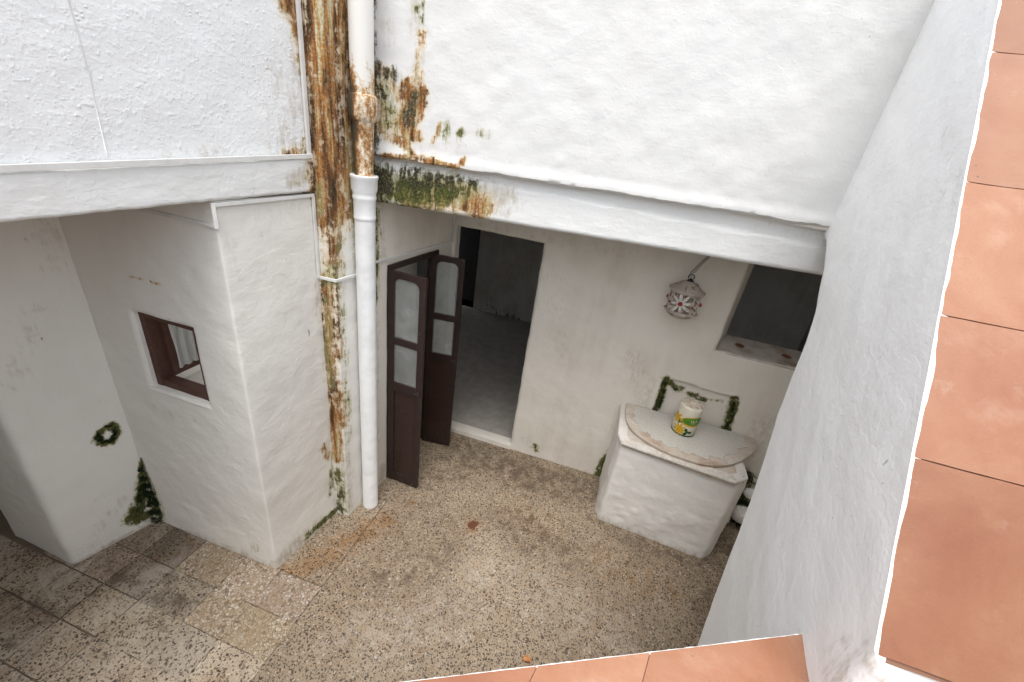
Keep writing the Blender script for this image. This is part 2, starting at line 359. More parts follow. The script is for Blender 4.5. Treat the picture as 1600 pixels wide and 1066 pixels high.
def m_glass(name='door_glass', lo=0.20, hi=0.36):
    s = NT(name)
    s.b.inputs['Base Color'].default_value = (0.92, 0.95, 0.94, 1); s.b.inputs['Roughness'].default_value = 0.04
    tr = s.n('ShaderNodeBsdfTransparent'); tr.inputs[0].default_value = (0.86, 0.89, 0.88, 1)
    gl = s.n('ShaderNodeBsdfGlossy'); gl.inputs['Roughness'].default_value = 0.06
    df = s.n('ShaderNodeBsdfDiffuse'); df.inputs[0].default_value = (0.60, 0.61, 0.59, 1)
    fr = s.n('ShaderNodeFresnel'); mx = s.n('ShaderNodeMixShader'); mx2 = s.n('ShaderNodeMixShader')
    s.l(s.math('MULTIPLY', fr.outputs[0], 0.9), mx.inputs[0]); s.l(tr.outputs[0], mx.inputs[1]); s.l(gl.outputs[0], mx.inputs[2])
    s.l(s.sstep(s.noise(7, 4, 0.6), 0.3, 0.8, lo, hi), mx2.inputs[0]); s.l(mx.outputs[0], mx2.inputs[1]); s.l(df.outputs[0], mx2.inputs[2])
    s.l(mx2.outputs[0], s.out.inputs['Surface']); return s.m
M['glass'] = m_glass(); M['glass_clear'] = m_glass('window_glass', 0.02, 0.08)
def m_simple(name, stops, scale=12, rough=0.7, bumpd=0.003, bs=0.3, spec=0.3, vec=None):
    s = NT(name); n = s.noise(scale, 6, 0.65, s.scaled(vec) if vec else None)
    return s.fin(s.ramp(n, stops), rough, s.bump(s.noise(scale * 5, 4), bs, bumpd), spec)
M['curtain'] = m_simple('white_curtain', [(0.3, (0.78, 0.78, 0.76)), (0.7, (0.84, 0.84, 0.82))], 6)
_c = M['curtain']; _t = _c.node_tree; _o = [n for n in _t.nodes if n.type == 'OUTPUT_MATERIAL'][0]; _b = [n for n in _t.nodes if n.type == 'BSDF_PRINCIPLED'][0]
_tl = _t.nodes.new('ShaderNodeBsdfTranslucent'); _tl.inputs[0].default_value = (0.8, 0.8, 0.78, 1); _mx = _t.nodes.new('ShaderNodeMixShader'); _mx.inputs[0].default_value = 0.5
_t.links.new(_b.outputs[0], _mx.inputs[1]); _t.links.new(_tl.outputs[0], _mx.inputs[2]); _t.links.new(_mx.outputs[0], _o.inputs['Surface'])
M['lantern'] = m_simple('aged_white_ceramic', [(0.25, (0.28, 0.22, 0.18)), (0.42, (0.44, 0.375, 0.32)), (0.62, (0.50, 0.44, 0.385)), (0.75, (0.55, 0.50, 0.45))], 30)
M['lantern_w'] = m_simple('white_petal_ceramic', [(0.32, (0.30, 0.25, 0.2)), (0.5, (0.62, 0.59, 0.54)), (0.7, (0.68, 0.66, 0.61))], 40)
M['red'] = m_simple('red_glaze', [(0.3, (0.20, 0.012, 0.015)), (0.7, (0.36, 0.03, 0.03))], 30)
M['slab'] = m_simple('pinkish_stone_slab', [(0.30, (0.33, 0.24, 0.175)), (0.46, (0.49, 0.41, 0.335)), (0.60, (0.53, 0.48, 0.42)), (0.72, (0.58, 0.555, 0.51))], 9)
M['slabtop'] = m_simple('rough_grey_render', [(0.3, (0.40, 0.375, 0.33)), (0.5, (0.53, 0.51, 0.465)), (0.7, (0.60, 0.58, 0.54))], 75, 0.9, 0.004, 0.6)
M['sill'] = m_simple('worn_sill', [(0.30, (0.24, 0.17, 0.12)), (0.44, (0.42, 0.36, 0.30)), (0.6, (0.55, 0.51, 0.46)), (0.75, (0.62, 0.60, 0.56))], 5, 0.85, 0.005, 0.5)
M['potred'] = m_simple('red_clay_ring', [(0.3, (0.15, 0.06, 0.035)), (0.7, (0.30, 0.13, 0.08))], 20)
M['moss'] = m_simple('moss_green', [(0.34, (0.006, 0.011, 0.004)), (0.5, (0.017, 0.032, 0.008)), (0.66, (0.045, 0.068, 0.018))], 60, 0.9, 0.003, 0.6)
M['roomfloor'] = m_simple('dark_room_floor', [(0.35, (0.33, 0.305, 0.27)), (0.65, (0.43, 0.40, 0.36))], 9, 0.6)
M['leaf'] = m_simple('dry_leaf', [(0.3, (0.28, 0.10, 0.03)), (0.7, (0.55, 0.28, 0.11))], 40)
M['rollend'] = m_simple('paper_end', [(0.34, (0.30, 0.20, 0.14)), (0.5, (0.52, 0.45, 0.37)), (0.66, (0.6, 0.56, 0.48))], 26, 0.9)
M['wrap'] = m_simple('white_wrapper', [(0.3, (0.58, 0.53, 0.42)), (0.7, (0.70, 0.66, 0.56))], 18, 0.35, 0.004, 0.3, 0.5)
M['pgreen'] = m_simple('print_green', [(0.3, (0.05, 0.17, 0.015)), (0.7, (0.12, 0.28, 0.03))], 18, 0.35)
M['pdgreen'] = m_simple('print_dark_green', [(0.3, (0.01, 0.05, 0.015)), (0.7, (0.02, 0.09, 0.02))], 18, 0.35)
M['pyellow'] = m_simple('print_yellow', [(0.3, (0.50, 0.26, 0.01)), (0.7, (0.62, 0.42, 0.02))], 30, 0.35)

# ---------------------------------------------------------------- wall builder
def lin(breaks, res):
    out = []
    for a, b in zip(breaks, breaks[1:]):
        n = max(1, int(math.ceil((b - a) / res))); out += [a + (b - a) * i / n for i in range(n)]
    return np.array(out + [breaks[-1]])
def sm(x): x = np.clip(x, 0, 1); return x * x * (3 - 2 * x)
def stain_eval(Pw, stains):
    C = np.zeros((len(Pw), 4))
    for (ch, pts, r, st) in stains:
        pts = np.array(pts, float)
        if len(pts) == 1: pts = np.vstack([pts, pts])
        rr = np.linspace(r[0], r[1], len(pts)) if isinstance(r, tuple) else np.full(len(pts), r)
        best = np.zeros(len(Pw))
        for i in range(len(pts) - 1):
            a, b = pts[i], pts[i + 1]; d = b - a; L = d.dot(d)
            t = np.clip(((Pw - a) @ d) / L, 0, 1) if L > 1e-12 else np.zeros(len(Pw))
            dist = np.linalg.norm(Pw - a - t[:, None] * d, axis=1) / (rr[i] * (1 - t) + rr[i + 1] * t)
            best = np.maximum(best, sm((1.9 - dist) / 1.7) * st)
        C[:, ch] = np.maximum(C[:, ch], best)
    return C
def path_map(path, side, radius, res):
    """path of xy points with rounded corners -> arrays of s, xy, normal"""
    P = [np.array(p, float) for p in path]; pts = [P[0]]; corners = []
    for i in range(1, len(P) - 1):
        a, b, c = P[i - 1], P[i], P[i + 1]; u = (a - b) / np.linalg.norm(a - b); v = (c - b) / np.linalg.norm(c - b)
        p0, p1 = b + u * radius, b + v * radius
        for k in range(5):
            t = k / 4; pts.append((1 - t) ** 2 * p0 + 2 * t * (1 - t) * b + t * t * p1)
    pts.append(P[-1]); pts = np.array(pts)
    s = np.concatenate([[0], np.cumsum(np.linalg.norm(np.diff(pts, axis=0), axis=1))])
    return s, pts
def wall(name, path, z0, z1, mat, label=None, cat='wall', parent=None, holes=(), stains=(), depth=0.2, res=0.02, side=1, radius=0.03,
         amp=0.006, edge=0.02, offset=None, rounds=(), cap=False, seed=0, group=None, kind=None, zb=(), jitter=0.004):
    S, XY = path_map(path, side, radius, res)
    br = sorted(set([0.0, float(S[-1])] + [h[0] for h in holes] + [h[1] for h in holes] + [float(x) for x in S if len(path) > 2]))
    ss = lin(br, res)
    calls = callable(z0) or callable(z1)
    if calls: tt = lin([0, 1], res / 1.6)
    else: tt = lin(sorted(set([z0, z1] + [h[2] for h in holes] + [h[3] for h in holes] + list(zb))), res)
    X = np.interp(ss, S, XY[:, 0]); Y = np.interp(ss, S, XY[:, 1])
    e = 0.012
    dX = np.interp(np.minimum(ss + e, S[-1]), S, XY[:, 0]) - np.interp(np.maximum(ss - e, 0), S, XY[:, 0])
    dY = np.interp(np.minimum(ss + e, S[-1]), S, XY[:, 1]) - np.interp(np.maximum(ss - e, 0), S, XY[:, 1])
    L = np.hypot(dX, dY); NX, NY = dY / L * side, -dX / L * side
    ns, ntt = len(ss), len(tt)
    SS, TT = np.meshgrid(ss, tt, indexing='ij')
    if calls:
        a = z0(ss) if callable(z0) else np.full(ns, z0); b = z1(ss) if callable(z1) else np.full(ns, z1)
        ZZ = a[:, None] + (b - a)[:, None] * TT; zlo = a[:, None]; zhi = b[:, None]
    else: ZZ = TT; zlo, zhi = z0, z1
    P = np.stack([np.repeat(X, ntt), np.repeat(Y, ntt), ZZ.ravel()], 1)
    N = np.stack([np.repeat(NX, ntt), np.repeat(NY, ntt), np.zeros(ns * ntt)], 1)
    s_, z_ = SS.ravel(), ZZ.ravel()
    d = np.full(len(P), 9.0)
    if 'bottom' in rounds: d = np.minimum(d, z_ - np.broadcast_to(zlo, ZZ.shape).ravel())
    if 'top' in rounds: d = np.minimum(d, np.broadcast_to(zhi, ZZ.shape).ravel() - z_)
    if 'start' in rounds: d = np.minimum(d, s_ - ss[0])
    if 'end' in rounds: d = np.minimum(d, ss[-1] - s_)
    for h in holes:
        ox = np.maximum(np.maximum(h[0] - s_, s_ - h[1]), 0); oz = np.maximum(np.maximum(h[2] - z_, z_ - h[3]), 0)
        dd = np.hypot(ox, oz); d = np.minimum(d, dd)
    q = np.clip(edge - d, 0, edge); off = -(edge - np.sqrt(np.maximum(edge ** 2 - q ** 2, 0)))
    if offset is not None: off = off + offset(s_, z_, P)
    off = off + amp * fbm(P, 2.2, seed) + amp * 0.55 * fbm(P, 9, seed + 5, 2) + amp * 0.16 * fbm(P, 34, seed + 9, 2)
    P2 = P + N * off[:, None]
    tang = np.stack([-N[:, 1], N[:, 0], np.zeros(len(N))], 1)
    jit = jitter * (fbm(P, 7, seed + 31) + 0.5 * fbm(P, 26, seed + 37, 2)); jz = jitter * (fbm(P, 7, seed + 41) + 0.5 * fbm(P, 26, seed + 47, 2))
    P2 = P2 + tang * jit[:, None]; P2[:, 2] += jz
    C = stain_eval(P, stains) if len(stains) else np.zeros((len(P), 4))
    verts = [P2]; cols = [C]; faces = []
    keep = np.ones((ns - 1, ntt - 1), bool)
    cs = (ss[:-1] + ss[1:]) / 2; ct = (tt[:-1] + tt[1:]) / 2
    for h in holes: keep &= ~((cs[:, None] > h[0]) & (cs[:, None] < h[1]) & (ct[None, :] > h[2]) & (ct[None, :] < h[3]))
    flip = side < 0
    I, J = np.nonzero(keep); v0 = I * ntt + J; v1 = v0 + ntt; v2 = v1 + 1; v3 = v0 + 1
    F = np.stack([v0, v1, v2, v3], 1)
    if flip: F = F[:, ::-1]
    faces = F.tolist()
    # boundary edges -> returns
    ed = {}
    for f in faces:
        for a, b in zip(f, f[1:] + f[:1]):
            if (b, a) in ed: del ed[(b, a)]
            else: ed[(a, b)] = 1
    bv = sorted({a for a, b in ed} | {b for a, b in ed}); idx = {v: i for i, v in enumerate(bv)}; base = len(P2); nb = len(bv)
    lay = [0.0, 0.35, 1.0] if depth > 0.05 else [0.0, 1.0]
    for li, k in enumerate(lay[1:]):
        Q = P[bv] - N[bv] * (depth * k) ; Q = Q + tang[bv] * jit[bv][:, None] * (1 if k < 1 else 0.5); Q[:, 2] += jz[bv] * (1 if k < 1 else 0.5)
        Q = Q + 0.5 * amp * np.stack([fbm(Q, 8, seed + 51), fbm(Q, 8, seed + 52), fbm(Q, 8, seed + 53)], 1)
        verts.append(Q); cols.append(C[bv])
    for (a, b) in ed:
        prev = (a, b)
        for li in range(len(lay) - 1):
            na, nb2 = base + li * nb + idx[a], base + li * nb + idx[b]
            faces.append([prev[1], prev[0], na, nb2]); prev = (na, nb2)
    V = np.vstack(verts); CC = np.vstack(cols)
    if cap:
        cb = len(V); Q = P - N * (depth - 0.001); V = np.vstack([V, Q]); CC = np.vstack([CC, C]); faces += (F[:, ::-1] + cb).tolist()
    o = pyobj(name, V, faces, mat, parent, True, CC)
    me = o.data; me.set_sharp_from_angle(angle=math.radians(50))
    return setp(o, label, cat if label else None, group, kind)
def slab(name, quad, mat, parent=None, th=0.05, label=None, cat=None, kind=None):
    """closed prism over a polygon of 3D points, extruded downwards by th"""
    bm = bmesh.new(); t = [bm.verts.new(p) for p in quad]; b = [bm.verts.new((p[0], p[1], p[2] - th)) for p in quad]
    bm.faces.new(t); bm.faces.new(list(reversed(b))); n = len(quad)
    for i in range(n): bm.faces.new((t[i], b[i], b[(i + 1) % n], t[(i + 1) % n]))
    bmesh.ops.recalc_face_normals(bm, faces=bm.faces)
    o = obj(name, bm, mat, parent); return setp(o, label, cat, None, kind)

R_, G_, B_, A_ = 0, 1, 2, 3
# survey points of the house (metres, floor at z = 0, back wall along x)
Pc = (-3.123, 1.06); Gc = (-2.987, 1.548); Cc = (-1.882, 1.557); Dc = (-1.815, 2.145); Ec = (-1.697, 2.149); Kc = (-1.657, 2.489)
Sc = (-1.527, 3.584); BL = np.array([-1.657, 2.489, 0]); BR = np.array([1.181, 2.94, 0])
nb_ = np.array([BR[1] - BL[1], -(BR[0] - BL[0]), 0]); nb_ /= np.linalg.norm(nb_)
nu_ = np.array([Dc[1] - Cc[1], -(Dc[0] - Cc[0]), 0]); nu_ /= np.linalg.norm(nu_)
def UB(*pts): return [on_plane(x, y, BL, nb_) for x, y in pts]                    # upper wall over the doorway side
def UL(*pts): return [on_plane(x, y, (Cc[0], Cc[1], 0), nu_) for x, y in pts]      # upper wall on the left, lit pier face
def BW(*pts): return [on_plane(x, y, (0, 3.58, 0), (0, 1, 0)) for x, y in pts]     # back wall
def WW(*pts): return [on_plane(x, y, (0, 1.552, 0), (0, 1, 0)) for x, y in pts]    # wall with the little window
nc_ = np.array([Gc[1] - Pc[1], -(Gc[0] - Pc[0]), 0]); nc_ /= np.linalg.norm(nc_)
def CW(*pts): return [on_plane(x, y, (Pc[0], Pc[1], 0), nc_) for x, y in pts]
def PL(*pts): return [on_plane(x, y, (Dc[0], Dc[1], 0), (0, 1, 0)) for x, y in pts]
def FL(*pts): return [at_z(x, y, 0) for x, y in pts]

# ---------------------------------------------------------------- FLOOR
floor = empty('floor', (0, 0, 0), None, None); floor['kind'] = 'structure'; floor['label'] = 'courtyard floor of speckled terrazzo and old pebble tiles'
def rect_obj(name, x0, x1, y0, y1, z, mat, parent, res=0.03, stains=(), hole=None, seed=0, amp=0.0015):
    xs = lin([x0, x1], res); ys = lin([y0, y1], res); XX, YY = np.meshgrid(xs, ys, indexing='ij')
    P = np.stack([XX.ravel(), YY.ravel(), np.full(XX.size, z)], 1); C = stain_eval(P, stains); P[:, 2] += amp * fbm(P, 3, seed)
    n = len(ys); I, J = np.meshgrid(np.arange(len(xs) - 1), np.arange(n - 1), indexing='ij'); v = (I * n + J).ravel()
    F = np.stack([v, v + n, v + n + 1, v + 1], 1)
    return pyobj(name, P, F.tolist(), mat, parent, True, C)
fst = [(R_, FL((600, 815), (520, 860), (455, 905)), 0.10, 0.75), (R_, FL((440, 915), (370, 900), (300, 850)), 0.07, 0.5), (A_, FL((741, 821)), 0.035, 1.0), (R_, FL((741, 821)), 0.07, 0.7),
       (R_, FL((645, 787)), 0.03, 0.7), (R_, FL((930, 935), (945, 940)), 0.03, 0.5), (B_, FL((720, 705), (800, 735), (900, 760)), 0.20, 0.50), (B_, FL((640, 760), (720, 740)), 0.12, 0.35), (B_, FL((800, 820), (880, 860)), 0.2, 0.32), (B_, FL((600, 900), (700, 870)), 0.16, 0.3),
       (B_, FL((920, 800), (1000, 850), (1110, 880)), 0.07, 0.40), (B_, FL((1140, 850), (1100, 960)), 0.10, 0.4), (G_, FL((760, 880), (700, 960), (560, 1000)), 0.20, 0.35),
       (G_, FL((850, 930), (960, 980)), 0.22, 0.3), (R_, FL((800, 790), (860, 830)), 0.14, 0.28), (R_, FL((940, 870), (1040, 920)), 0.14, 0.28)]
rect_obj('terrazzo_slab', -1.482, 3.0, -2.0, 3.62, 0.0, M['terrazzo'], floor, 0.04, fst)
rect_obj('terrazzo_slab', -2.6, -1.488, 1.556, 3.62, -0.001, M['terrazzo'], floor, 0.04, fst, seed=3)
slab('bedding', [(-6, -3, -0.014), (3.2, -3, -0.014), (3.2, 3.7, -0.014), (-6, 3.7, -0.014)], M['soil'], floor, 0.3)
cols_ = [-5.1, -4.82, -4.54, -4.26, -3.98, -3.70, -3.42, -3.12, -2.82, -2.51, -2.14, -1.836, -1.485]
rows_ = [-1.32, -1.06, -0.79, -0.52, -0.25, 0.01, 0.27, 0.54, 0.80, 1.045, 1.285, 1.553]
rt = random.Random(4)
tst = fst + [(B_, FL((400, 850), (330, 880), (260, 900)), 0.06, 0.35), (B_, FL((150, 880), (250, 930), (330, 950)), 0.05, 0.5), (R_, FL((250, 870), (340, 890)), 0.08, 0.4), (B_, FL((0, 1010), (90, 960), (160, 915)), 0.03, 0.5), (B_, FL((0, 905), (50, 940), (90, 970)), 0.025, 0.5), (G_, FL((170, 950), (240, 940)), 0.07, 0.8), (G_, FL((370, 940)), 0.06, 0.7), (G_, FL((60, 1000)), 0.08, 0.6)]
for i in range(len(cols_) - 1):
    for j in range(len(rows_) - 1):
        x0, x1, y0, y1 = cols_[i], cols_[i + 1], rows_[j], rows_[j + 1]
        if x1 < -3.4 and y1 > 1.2: continue
        g = 0.0015 if x0 > -2.6 else 0.0042
        bm = bmesh.new()
        nx, ny = 4, 4; vs = {}
        jt = lambda: rt.uniform(-0.0025, 0.0025)
        for a in range(nx + 1):
            for b in range(ny + 1):
                ex = a in (0, nx); ey = b in (0, ny)
                vs[a, b] = bm.verts.new((x0 + g + (x1 - x0 - 2 * g) * a / nx + (jt() if ex else 0), y0 + g + (y1 - y0 - 2 * g) * b / ny + (jt() if ey else 0), -0.0015 if (ex or ey) else rt.uniform(-0.0006, 0.0012)))
        for a in range(nx):
            for b in range(ny): bm.faces.new((vs[a, b], vs[a + 1, b], vs[a + 1, b + 1], vs[a, b + 1]))
        be = [e for e in bm.edges if e.is_boundary]
        r = bmesh.ops.extrude_edge_only(bm, edges=be)
        for v in r['geom']:
            if isinstance(v, bmesh.types.BMVert): v.co.z = -0.016
        dz = rt.uniform(-0.001, 0.001)
        for v in bm.verts: v.co.z += dz
        bmesh.ops.recalc_face_normals(bm, faces=bm.faces)
        peb = (j == 10 and i >= 9) or (j == 9 and i >= 10) or (j == 10 and i == 8 and False)
        o = obj('tile', bm, M['pebble'] if peb else M['tile_t'], floor)
        k = rt.uniform(0.90, 1.08)
        vc = np.array([v.co[:] for v in o.data.vertices]); o.data.color_attributes['stain_and_shade'].data.foreach_set('color', stain_eval(vc, tst).astype(np.float32).ravel())
        if j == 10 and i == 8: k = 0.55                     # the dark tile in the corner
        elif j == 9 and i in (8, 9): k = 0.72
        elif i <= 8: k *= 0.92
        if peb: k = {(9, 10): 0.80, (10, 10): 0.95, (11, 10): 0.85, (10, 9): 0.9, (11, 9): 0.88}.get((i, j), 1.0)
        o.color = (k, k * rt.uniform(0.97, 1.0), k * rt.uniform(0.93, 1.0), 1)

# ---------------------------------------------------------------- UPPER LEFT WALL AND ITS BEAM
def along(p, q, t): return (p[0] + (q[0] - p[0]) * t, p[1] + (q[1] - p[1]) * t)
ULdir = np.array([Dc[0] - Cc[0], Dc[1] - Cc[1]]); ULdir /= np.linalg.norm(ULdir)
ul0 = (Dc[0] - ULdir[0] * 3.4, Dc[1] - ULdir[1] * 3.4)
st = [(R_, UL((445, -40), (455, 0), (468, 50), (474, 110)), (0.10, 0.02), 0.85), (R_, UL((482, 150), (485, 210), (483, 243)), (0.02, 0.05), 0.6),
      (R_, UL((470, 240), (450, 244)), 0.035, 0.62), (A_, UL((450, 120), (455, 230)), 0.12, 0.45), (A_, UL((470, 60), (476, 240)), 0.10, 0.5), (A_, UL((260, 243), (345, 238)), 0.03, 0.4)]
wall('plaster_wall', [ul0, Dc], 2.70, 3.68, M['upper'], 'lumpy white upper wall on the left above the window recess', stains=st, depth=0.3, res=0.022, amp=0.006, seed=11, jitter=0.0)
st = [(R_, UL((484, 255), (486, 292)), 0.035, 0.75), (B_, UL((490, 250), (490, 285)), 0.025, 0.6), (A_, UL((455, 280), (480, 270)), 0.05, 0.75), (G_, UL((462, 282)), 0.02, 0.4)]
wall('plaster_beam', [ul0, Dc], lambda q: 2.652 - 0.024 * (3.4 - q), lambda q: 2.836 - 0.046 * (3.4 - q), M['beam'], 'long white plastered beam spanning over the window recess on the left', 'beam', stains=st, depth=0.28, res=0.016,
     amp=0.006, edge=0.018, rounds=('bottom', 'top'), offset=lambda s, z, P: np.full(len(s), 0.020), seed=13, jitter=0.006)
# ---------------------------------------------------------------- PIER WITH THE LITTLE WINDOW (recess wall and lit face)
w0, w1 = -2.642 + 0.0, -2.198
sG = lambda x: x - Gc[0]
st = [(A_, UL((360, 420), (420, 330), (480, 330)), 0.10, 0.2), (R_, UL((490, 310), (493, 345)), 0.025, 0.55), (A_, UL((500, 440), (520, 620), (526, 790)), 0.05, 0.6),
      (R_, UL((505, 700), (515, 715)), 0.035, 0.5), (G_, UL((480, 835), (505, 812), (524, 795)), 0.035, 0.78), (A_, UL((440, 870), (500, 815)), 0.07, 0.7),
      (B_, UL((480, 545), (483, 500)), 0.008, 0.4), (G_, UL((517, 770), (524, 700)), 0.03, 0.45),
      (G_, WW((400, 858)), 0.045, 0.42), (G_, WW((222, 716), (228, 755), (240, 790)), (0.012, 0.10), 0.95), (A_, WW((250, 820), (330, 845), (425, 885)), 0.06, 0.6),
      (A_, WW((245, 640), (300, 660)), 0.05, 0.25), (R_, WW((203, 432), (226, 438)), 0.0045, 0.5), (R_, WW((237, 441), (253, 445)), 0.004, 0.45)]
def pier_off(s, z, P):
    return 0.035 * sm((0.35 - z) / 0.35) * 0.4
wall('plaster_wall', [(Gc[0] - 0.1, Gc[1]), Cc, Dc, (Dc[0] - 0.25, Dc[1] + 0.0)][:3], 0.0, 2.637, M['pier'],
     'white plastered pier with a small brown window, its corner jutting into the courtyard', stains=st,
     holes=[(0.1 + sG(w0), 0.1 + sG(w1), 1.366, 1.892)], depth=0.14, res=0.018, radius=0.014, amp=0.007, edge=0.014, offset=pier_off, seed=21, jitter=0.003)
# column face and its dark side, left of the window wall
st = [(G_, CW((160, 672), (152, 685), (160, 694), (176, 690), (184, 676), (175, 664)), 0.020, 1.0), (G_, CW((222, 712), (222, 750), (218, 790), (210, 808)), (0.010, 0.055), 0.95), (G_, CW((240, 800), (215, 812)), 0.045, 0.95), (A_, CW((190, 780), (120, 878)), 0.05, 0.3),
      (A_, CW((60, 480), (20, 600)), 0.06, 0.3), (B_, CW((65, 528), (70, 532)), 0.008, 0.5), (B_, CW((36, 370), (42, 380)), 0.010, 0.45), (A_, CW((100, 400), (60, 340)), 0.12, 0.3), (A_, CW((115, 885), (240, 815)), 0.03, 0.8)]
wall('plaster_column', [(-3.72, 1.07), Pc, Gc, (Gc[0] + 0.03, Gc[1] + 0.1)][:3], 0.0, 2.80, M['pier'], 'rounded white column left of the small window, with a moss ring on its face', 'column',
     stains=st, depth=0.35, res=0.02, radius=0.045, amp=0.009, seed=23, jitter=0.003)

# ---------------------------------------------------------------- PILASTER IN THE CORNER (stained)
allp = lambda *p: PL(*p)
st = [(R_, allp((500, -60), (506, 60), (514, 150), (512, 240), (515, 290), (518, 330)), 0.15, 0.86), (R_, allp((523, 330), (520, 420)), (0.09, 0.07), 0.62), (B_, allp((520, 120), (524, 175)), 0.05, 0.80),
      (R_, allp((510, 440), (514, 560), (520, 640), (526, 710)), 0.060, 0.74), (R_, allp((532, 450), (534, 560)), 0.05, 0.58), (G_, allp((508, 470), (516, 600)), 0.03, 0.35), (R_, allp((520, 600), (528, 660)), 0.07, 0.7),
      (R_, allp((520, 640), (526, 720)), 0.03, 0.95), (G_, allp((535, 250), (537, 300)), 0.03, 0.5), (G_, allp((500, 330), (498, 300)), 0.03, 0.45), (G_, allp((530, 420), (515, 425)), 0.035, 0.5), (A_, allp((530, 700), (535, 790)), 0.08, 0.7),
      (B_, allp((532, 770), (528, 795)), 0.03, 0.62), (G_, allp((528, 740), (535, 798)), 0.05, 0.55), (B_, allp((503, 440), (505, 600)), 0.012, 0.7), (G_, allp((504, 440), (520, 440), (535, 432)), 0.025, 0.5),
      (B_, [(-1.66, 2.4, 4.5), (-1.66, 2.4, 3.2)], 0.10, 0.6), (R_, [(-1.68, 2.25, 4.5), (-1.68, 2.3, 2.6)], 0.12, 0.7), (G_, [(-1.66, 2.4, 2.9), (-1.66, 2.42, 2.2)], 0.08, 0.6), (G_, [(-1.68, 2.2, 2.4), (-1.68, 2.2, 0.8)], 0.03, 0.25)]
wall('corner_pilaster', [(Dc[0] - 0.06, Dc[1]), Ec, (Kc[0], Kc[1] + 0.02)], 0.0, 4.08, M['pier'], 'narrow corner pilaster streaked with orange rust and mould behind the drainpipe', 'pilaster', stains=st,
     depth=0.12, res=0.014, radius=0.010, amp=0.006, seed=29, jitter=0.0)

# ---------------------------------------------------------------- UPPER BACK WALL, LEDGE, BEAM
Ldir = (BR - BL)[:2] / np.linalg.norm((BR - BL)[:2]); blp = (BL[0] - 0.06 * Ldir[0], BL[1] - 0.06 * Ldir[1]); brp = (BR[0] + 0.9 * Ldir[0], BR[1] + 0.9 * Ldir[1])
u = lambda *p: UB(*p)
st = [(B_, u((585, -40), (586, 60), (584, 120), (590, 140), (600, 150)), 0.035, 0.62), (B_, u((583, 60), (583, 200), (588, 246)), 0.045, 0.85),
      (B_, u((588, 95), (600, 115), (618, 122)), 0.040, 0.78), (R_, u((594, 110), (610, 120)), 0.04, 0.65), (R_, u((592, 135), (590, 180), (597, 200)), 0.035, 0.6),
      (G_, u((605, 150), (612, 175)), 0.05, 0.30), (A_, u((603, 145), (618, 180)), 0.07, 0.85), (R_, u((664, 55), (662, 75)), 0.018, 0.72), (R_, u((660, 80), (654, 120), (663, 140)), 0.016, 0.50), (R_, u((642, 125), (636, 150)), 0.016, 0.66), (R_, u((662, 115), (664, 150)), 0.016, 0.7),
      (R_, u((640, 145), (652, 160), (642, 185)), 0.058, 1.0), (G_, u((606, 140), (618, 170), (612, 195)), 0.055, 0.42), (R_, u((592, 150), (600, 195), (625, 215)), 0.05, 0.55), (R_, u((610, 120), (625, 150), (636, 175)), 0.028, 0.6), (B_, u((650, 150), (640, 190)), 0.036, 0.80), (R_, u((655, 150), (668, 145)), 0.022, 0.8), (R_, u((630, 190), (645, 210), (655, 212)), 0.040, 0.85), (R_, u((632, 205), (640, 230), (648, 240)), 0.025, 0.7),
      (R_, u((600, 205), (615, 215), (625, 200)), 0.018, 0.52), (R_, u((690, 196), (686, 210), (680, 222)), 0.016, 0.66), (G_, u((700, 195), (700, 210)), 0.035, 0.36), (G_, u((722, 209)), 0.026, 0.45), (G_, u((750, 208), (764, 208)), 0.024, 0.34),
      (G_, u((655, 20), (665, 10), (664, 40)), 0.014, 0.62), (A_, u((655, 0), (660, 90), (645, 150)), 0.05, 0.6), (A_, u((640, 240), (720, 220)), 0.06, 0.35), (A_, u((585, 0), (610, 60)), 0.06, 0.4), (R_, u((600, 245), (660, 246), (715, 262), (728, 250)), 0.018, 0.75), (A_, u((1255, 90), (1290, 100)), 0.03, 0.1)]
def lipoff(s, z, P):
    return 0.040 + 0.006 * fbm(P, 5, 77) + 0.012 * sm((2.96 - z) / 0.08)
wall('plaster_wall', [blp, brp], 2.868, 4.08, M['upper_b'], 'bright white upper wall over the doorway, rust streaks at its left end', stains=st, depth=0.3, res=0.016, amp=0.006, edge=0.028,
     rounds=('bottom',), offset=lipoff, seed=31, jitter=0.009)
st = [(B_, u((580, 262), (600, 268), (650, 272)), 0.045, 0.68), (A_, u((590, 290), (700, 296), (750, 310)), 0.10, 1.0), (G_, u((580, 285), (620, 296), (700, 298)), (0.11, 0.08), 0.92), (B_, u((578, 300), (588, 280), (605, 290)), 0.06, 0.8), (B_, u((640, 285), (700, 288)), 0.03, 0.6), (R_, u((640, 312), (700, 308), (752, 322)), 0.07, 0.88), (G_, u((680, 290), (740, 292)), 0.05, 0.5), (B_, u((640, 270), (700, 280), (745, 285)), 0.022, 0.75),
      (G_, u((690, 290), (730, 300)), 0.045, 0.55), (R_, u((660, 285), (740, 290)), 0.03, 0.5), (R_, u((735, 300), (757, 328)), 0.045, 0.7), (A_, u((600, 300), (790, 310)), 0.09, 0.75), (A_, u((1190, 350), (1290, 372)), 0.02, 0.3)]
def beamoff(s, z, P):
    cut = 2.845 - 0.033 * np.clip(s, 0, 3) ; return -0.020 * sm((z - cut) / 0.012)
wall('plaster_beam', [blp, brp], 2.592, 2.90, M['beam'], 'white plastered lintel beam over the doorway, green with mould at its left end', 'beam', stains=st, depth=0.30, res=0.014, amp=0.004, edge=0.014,
     rounds=('bottom',), offset=beamoff, seed=33, jitter=0.004)

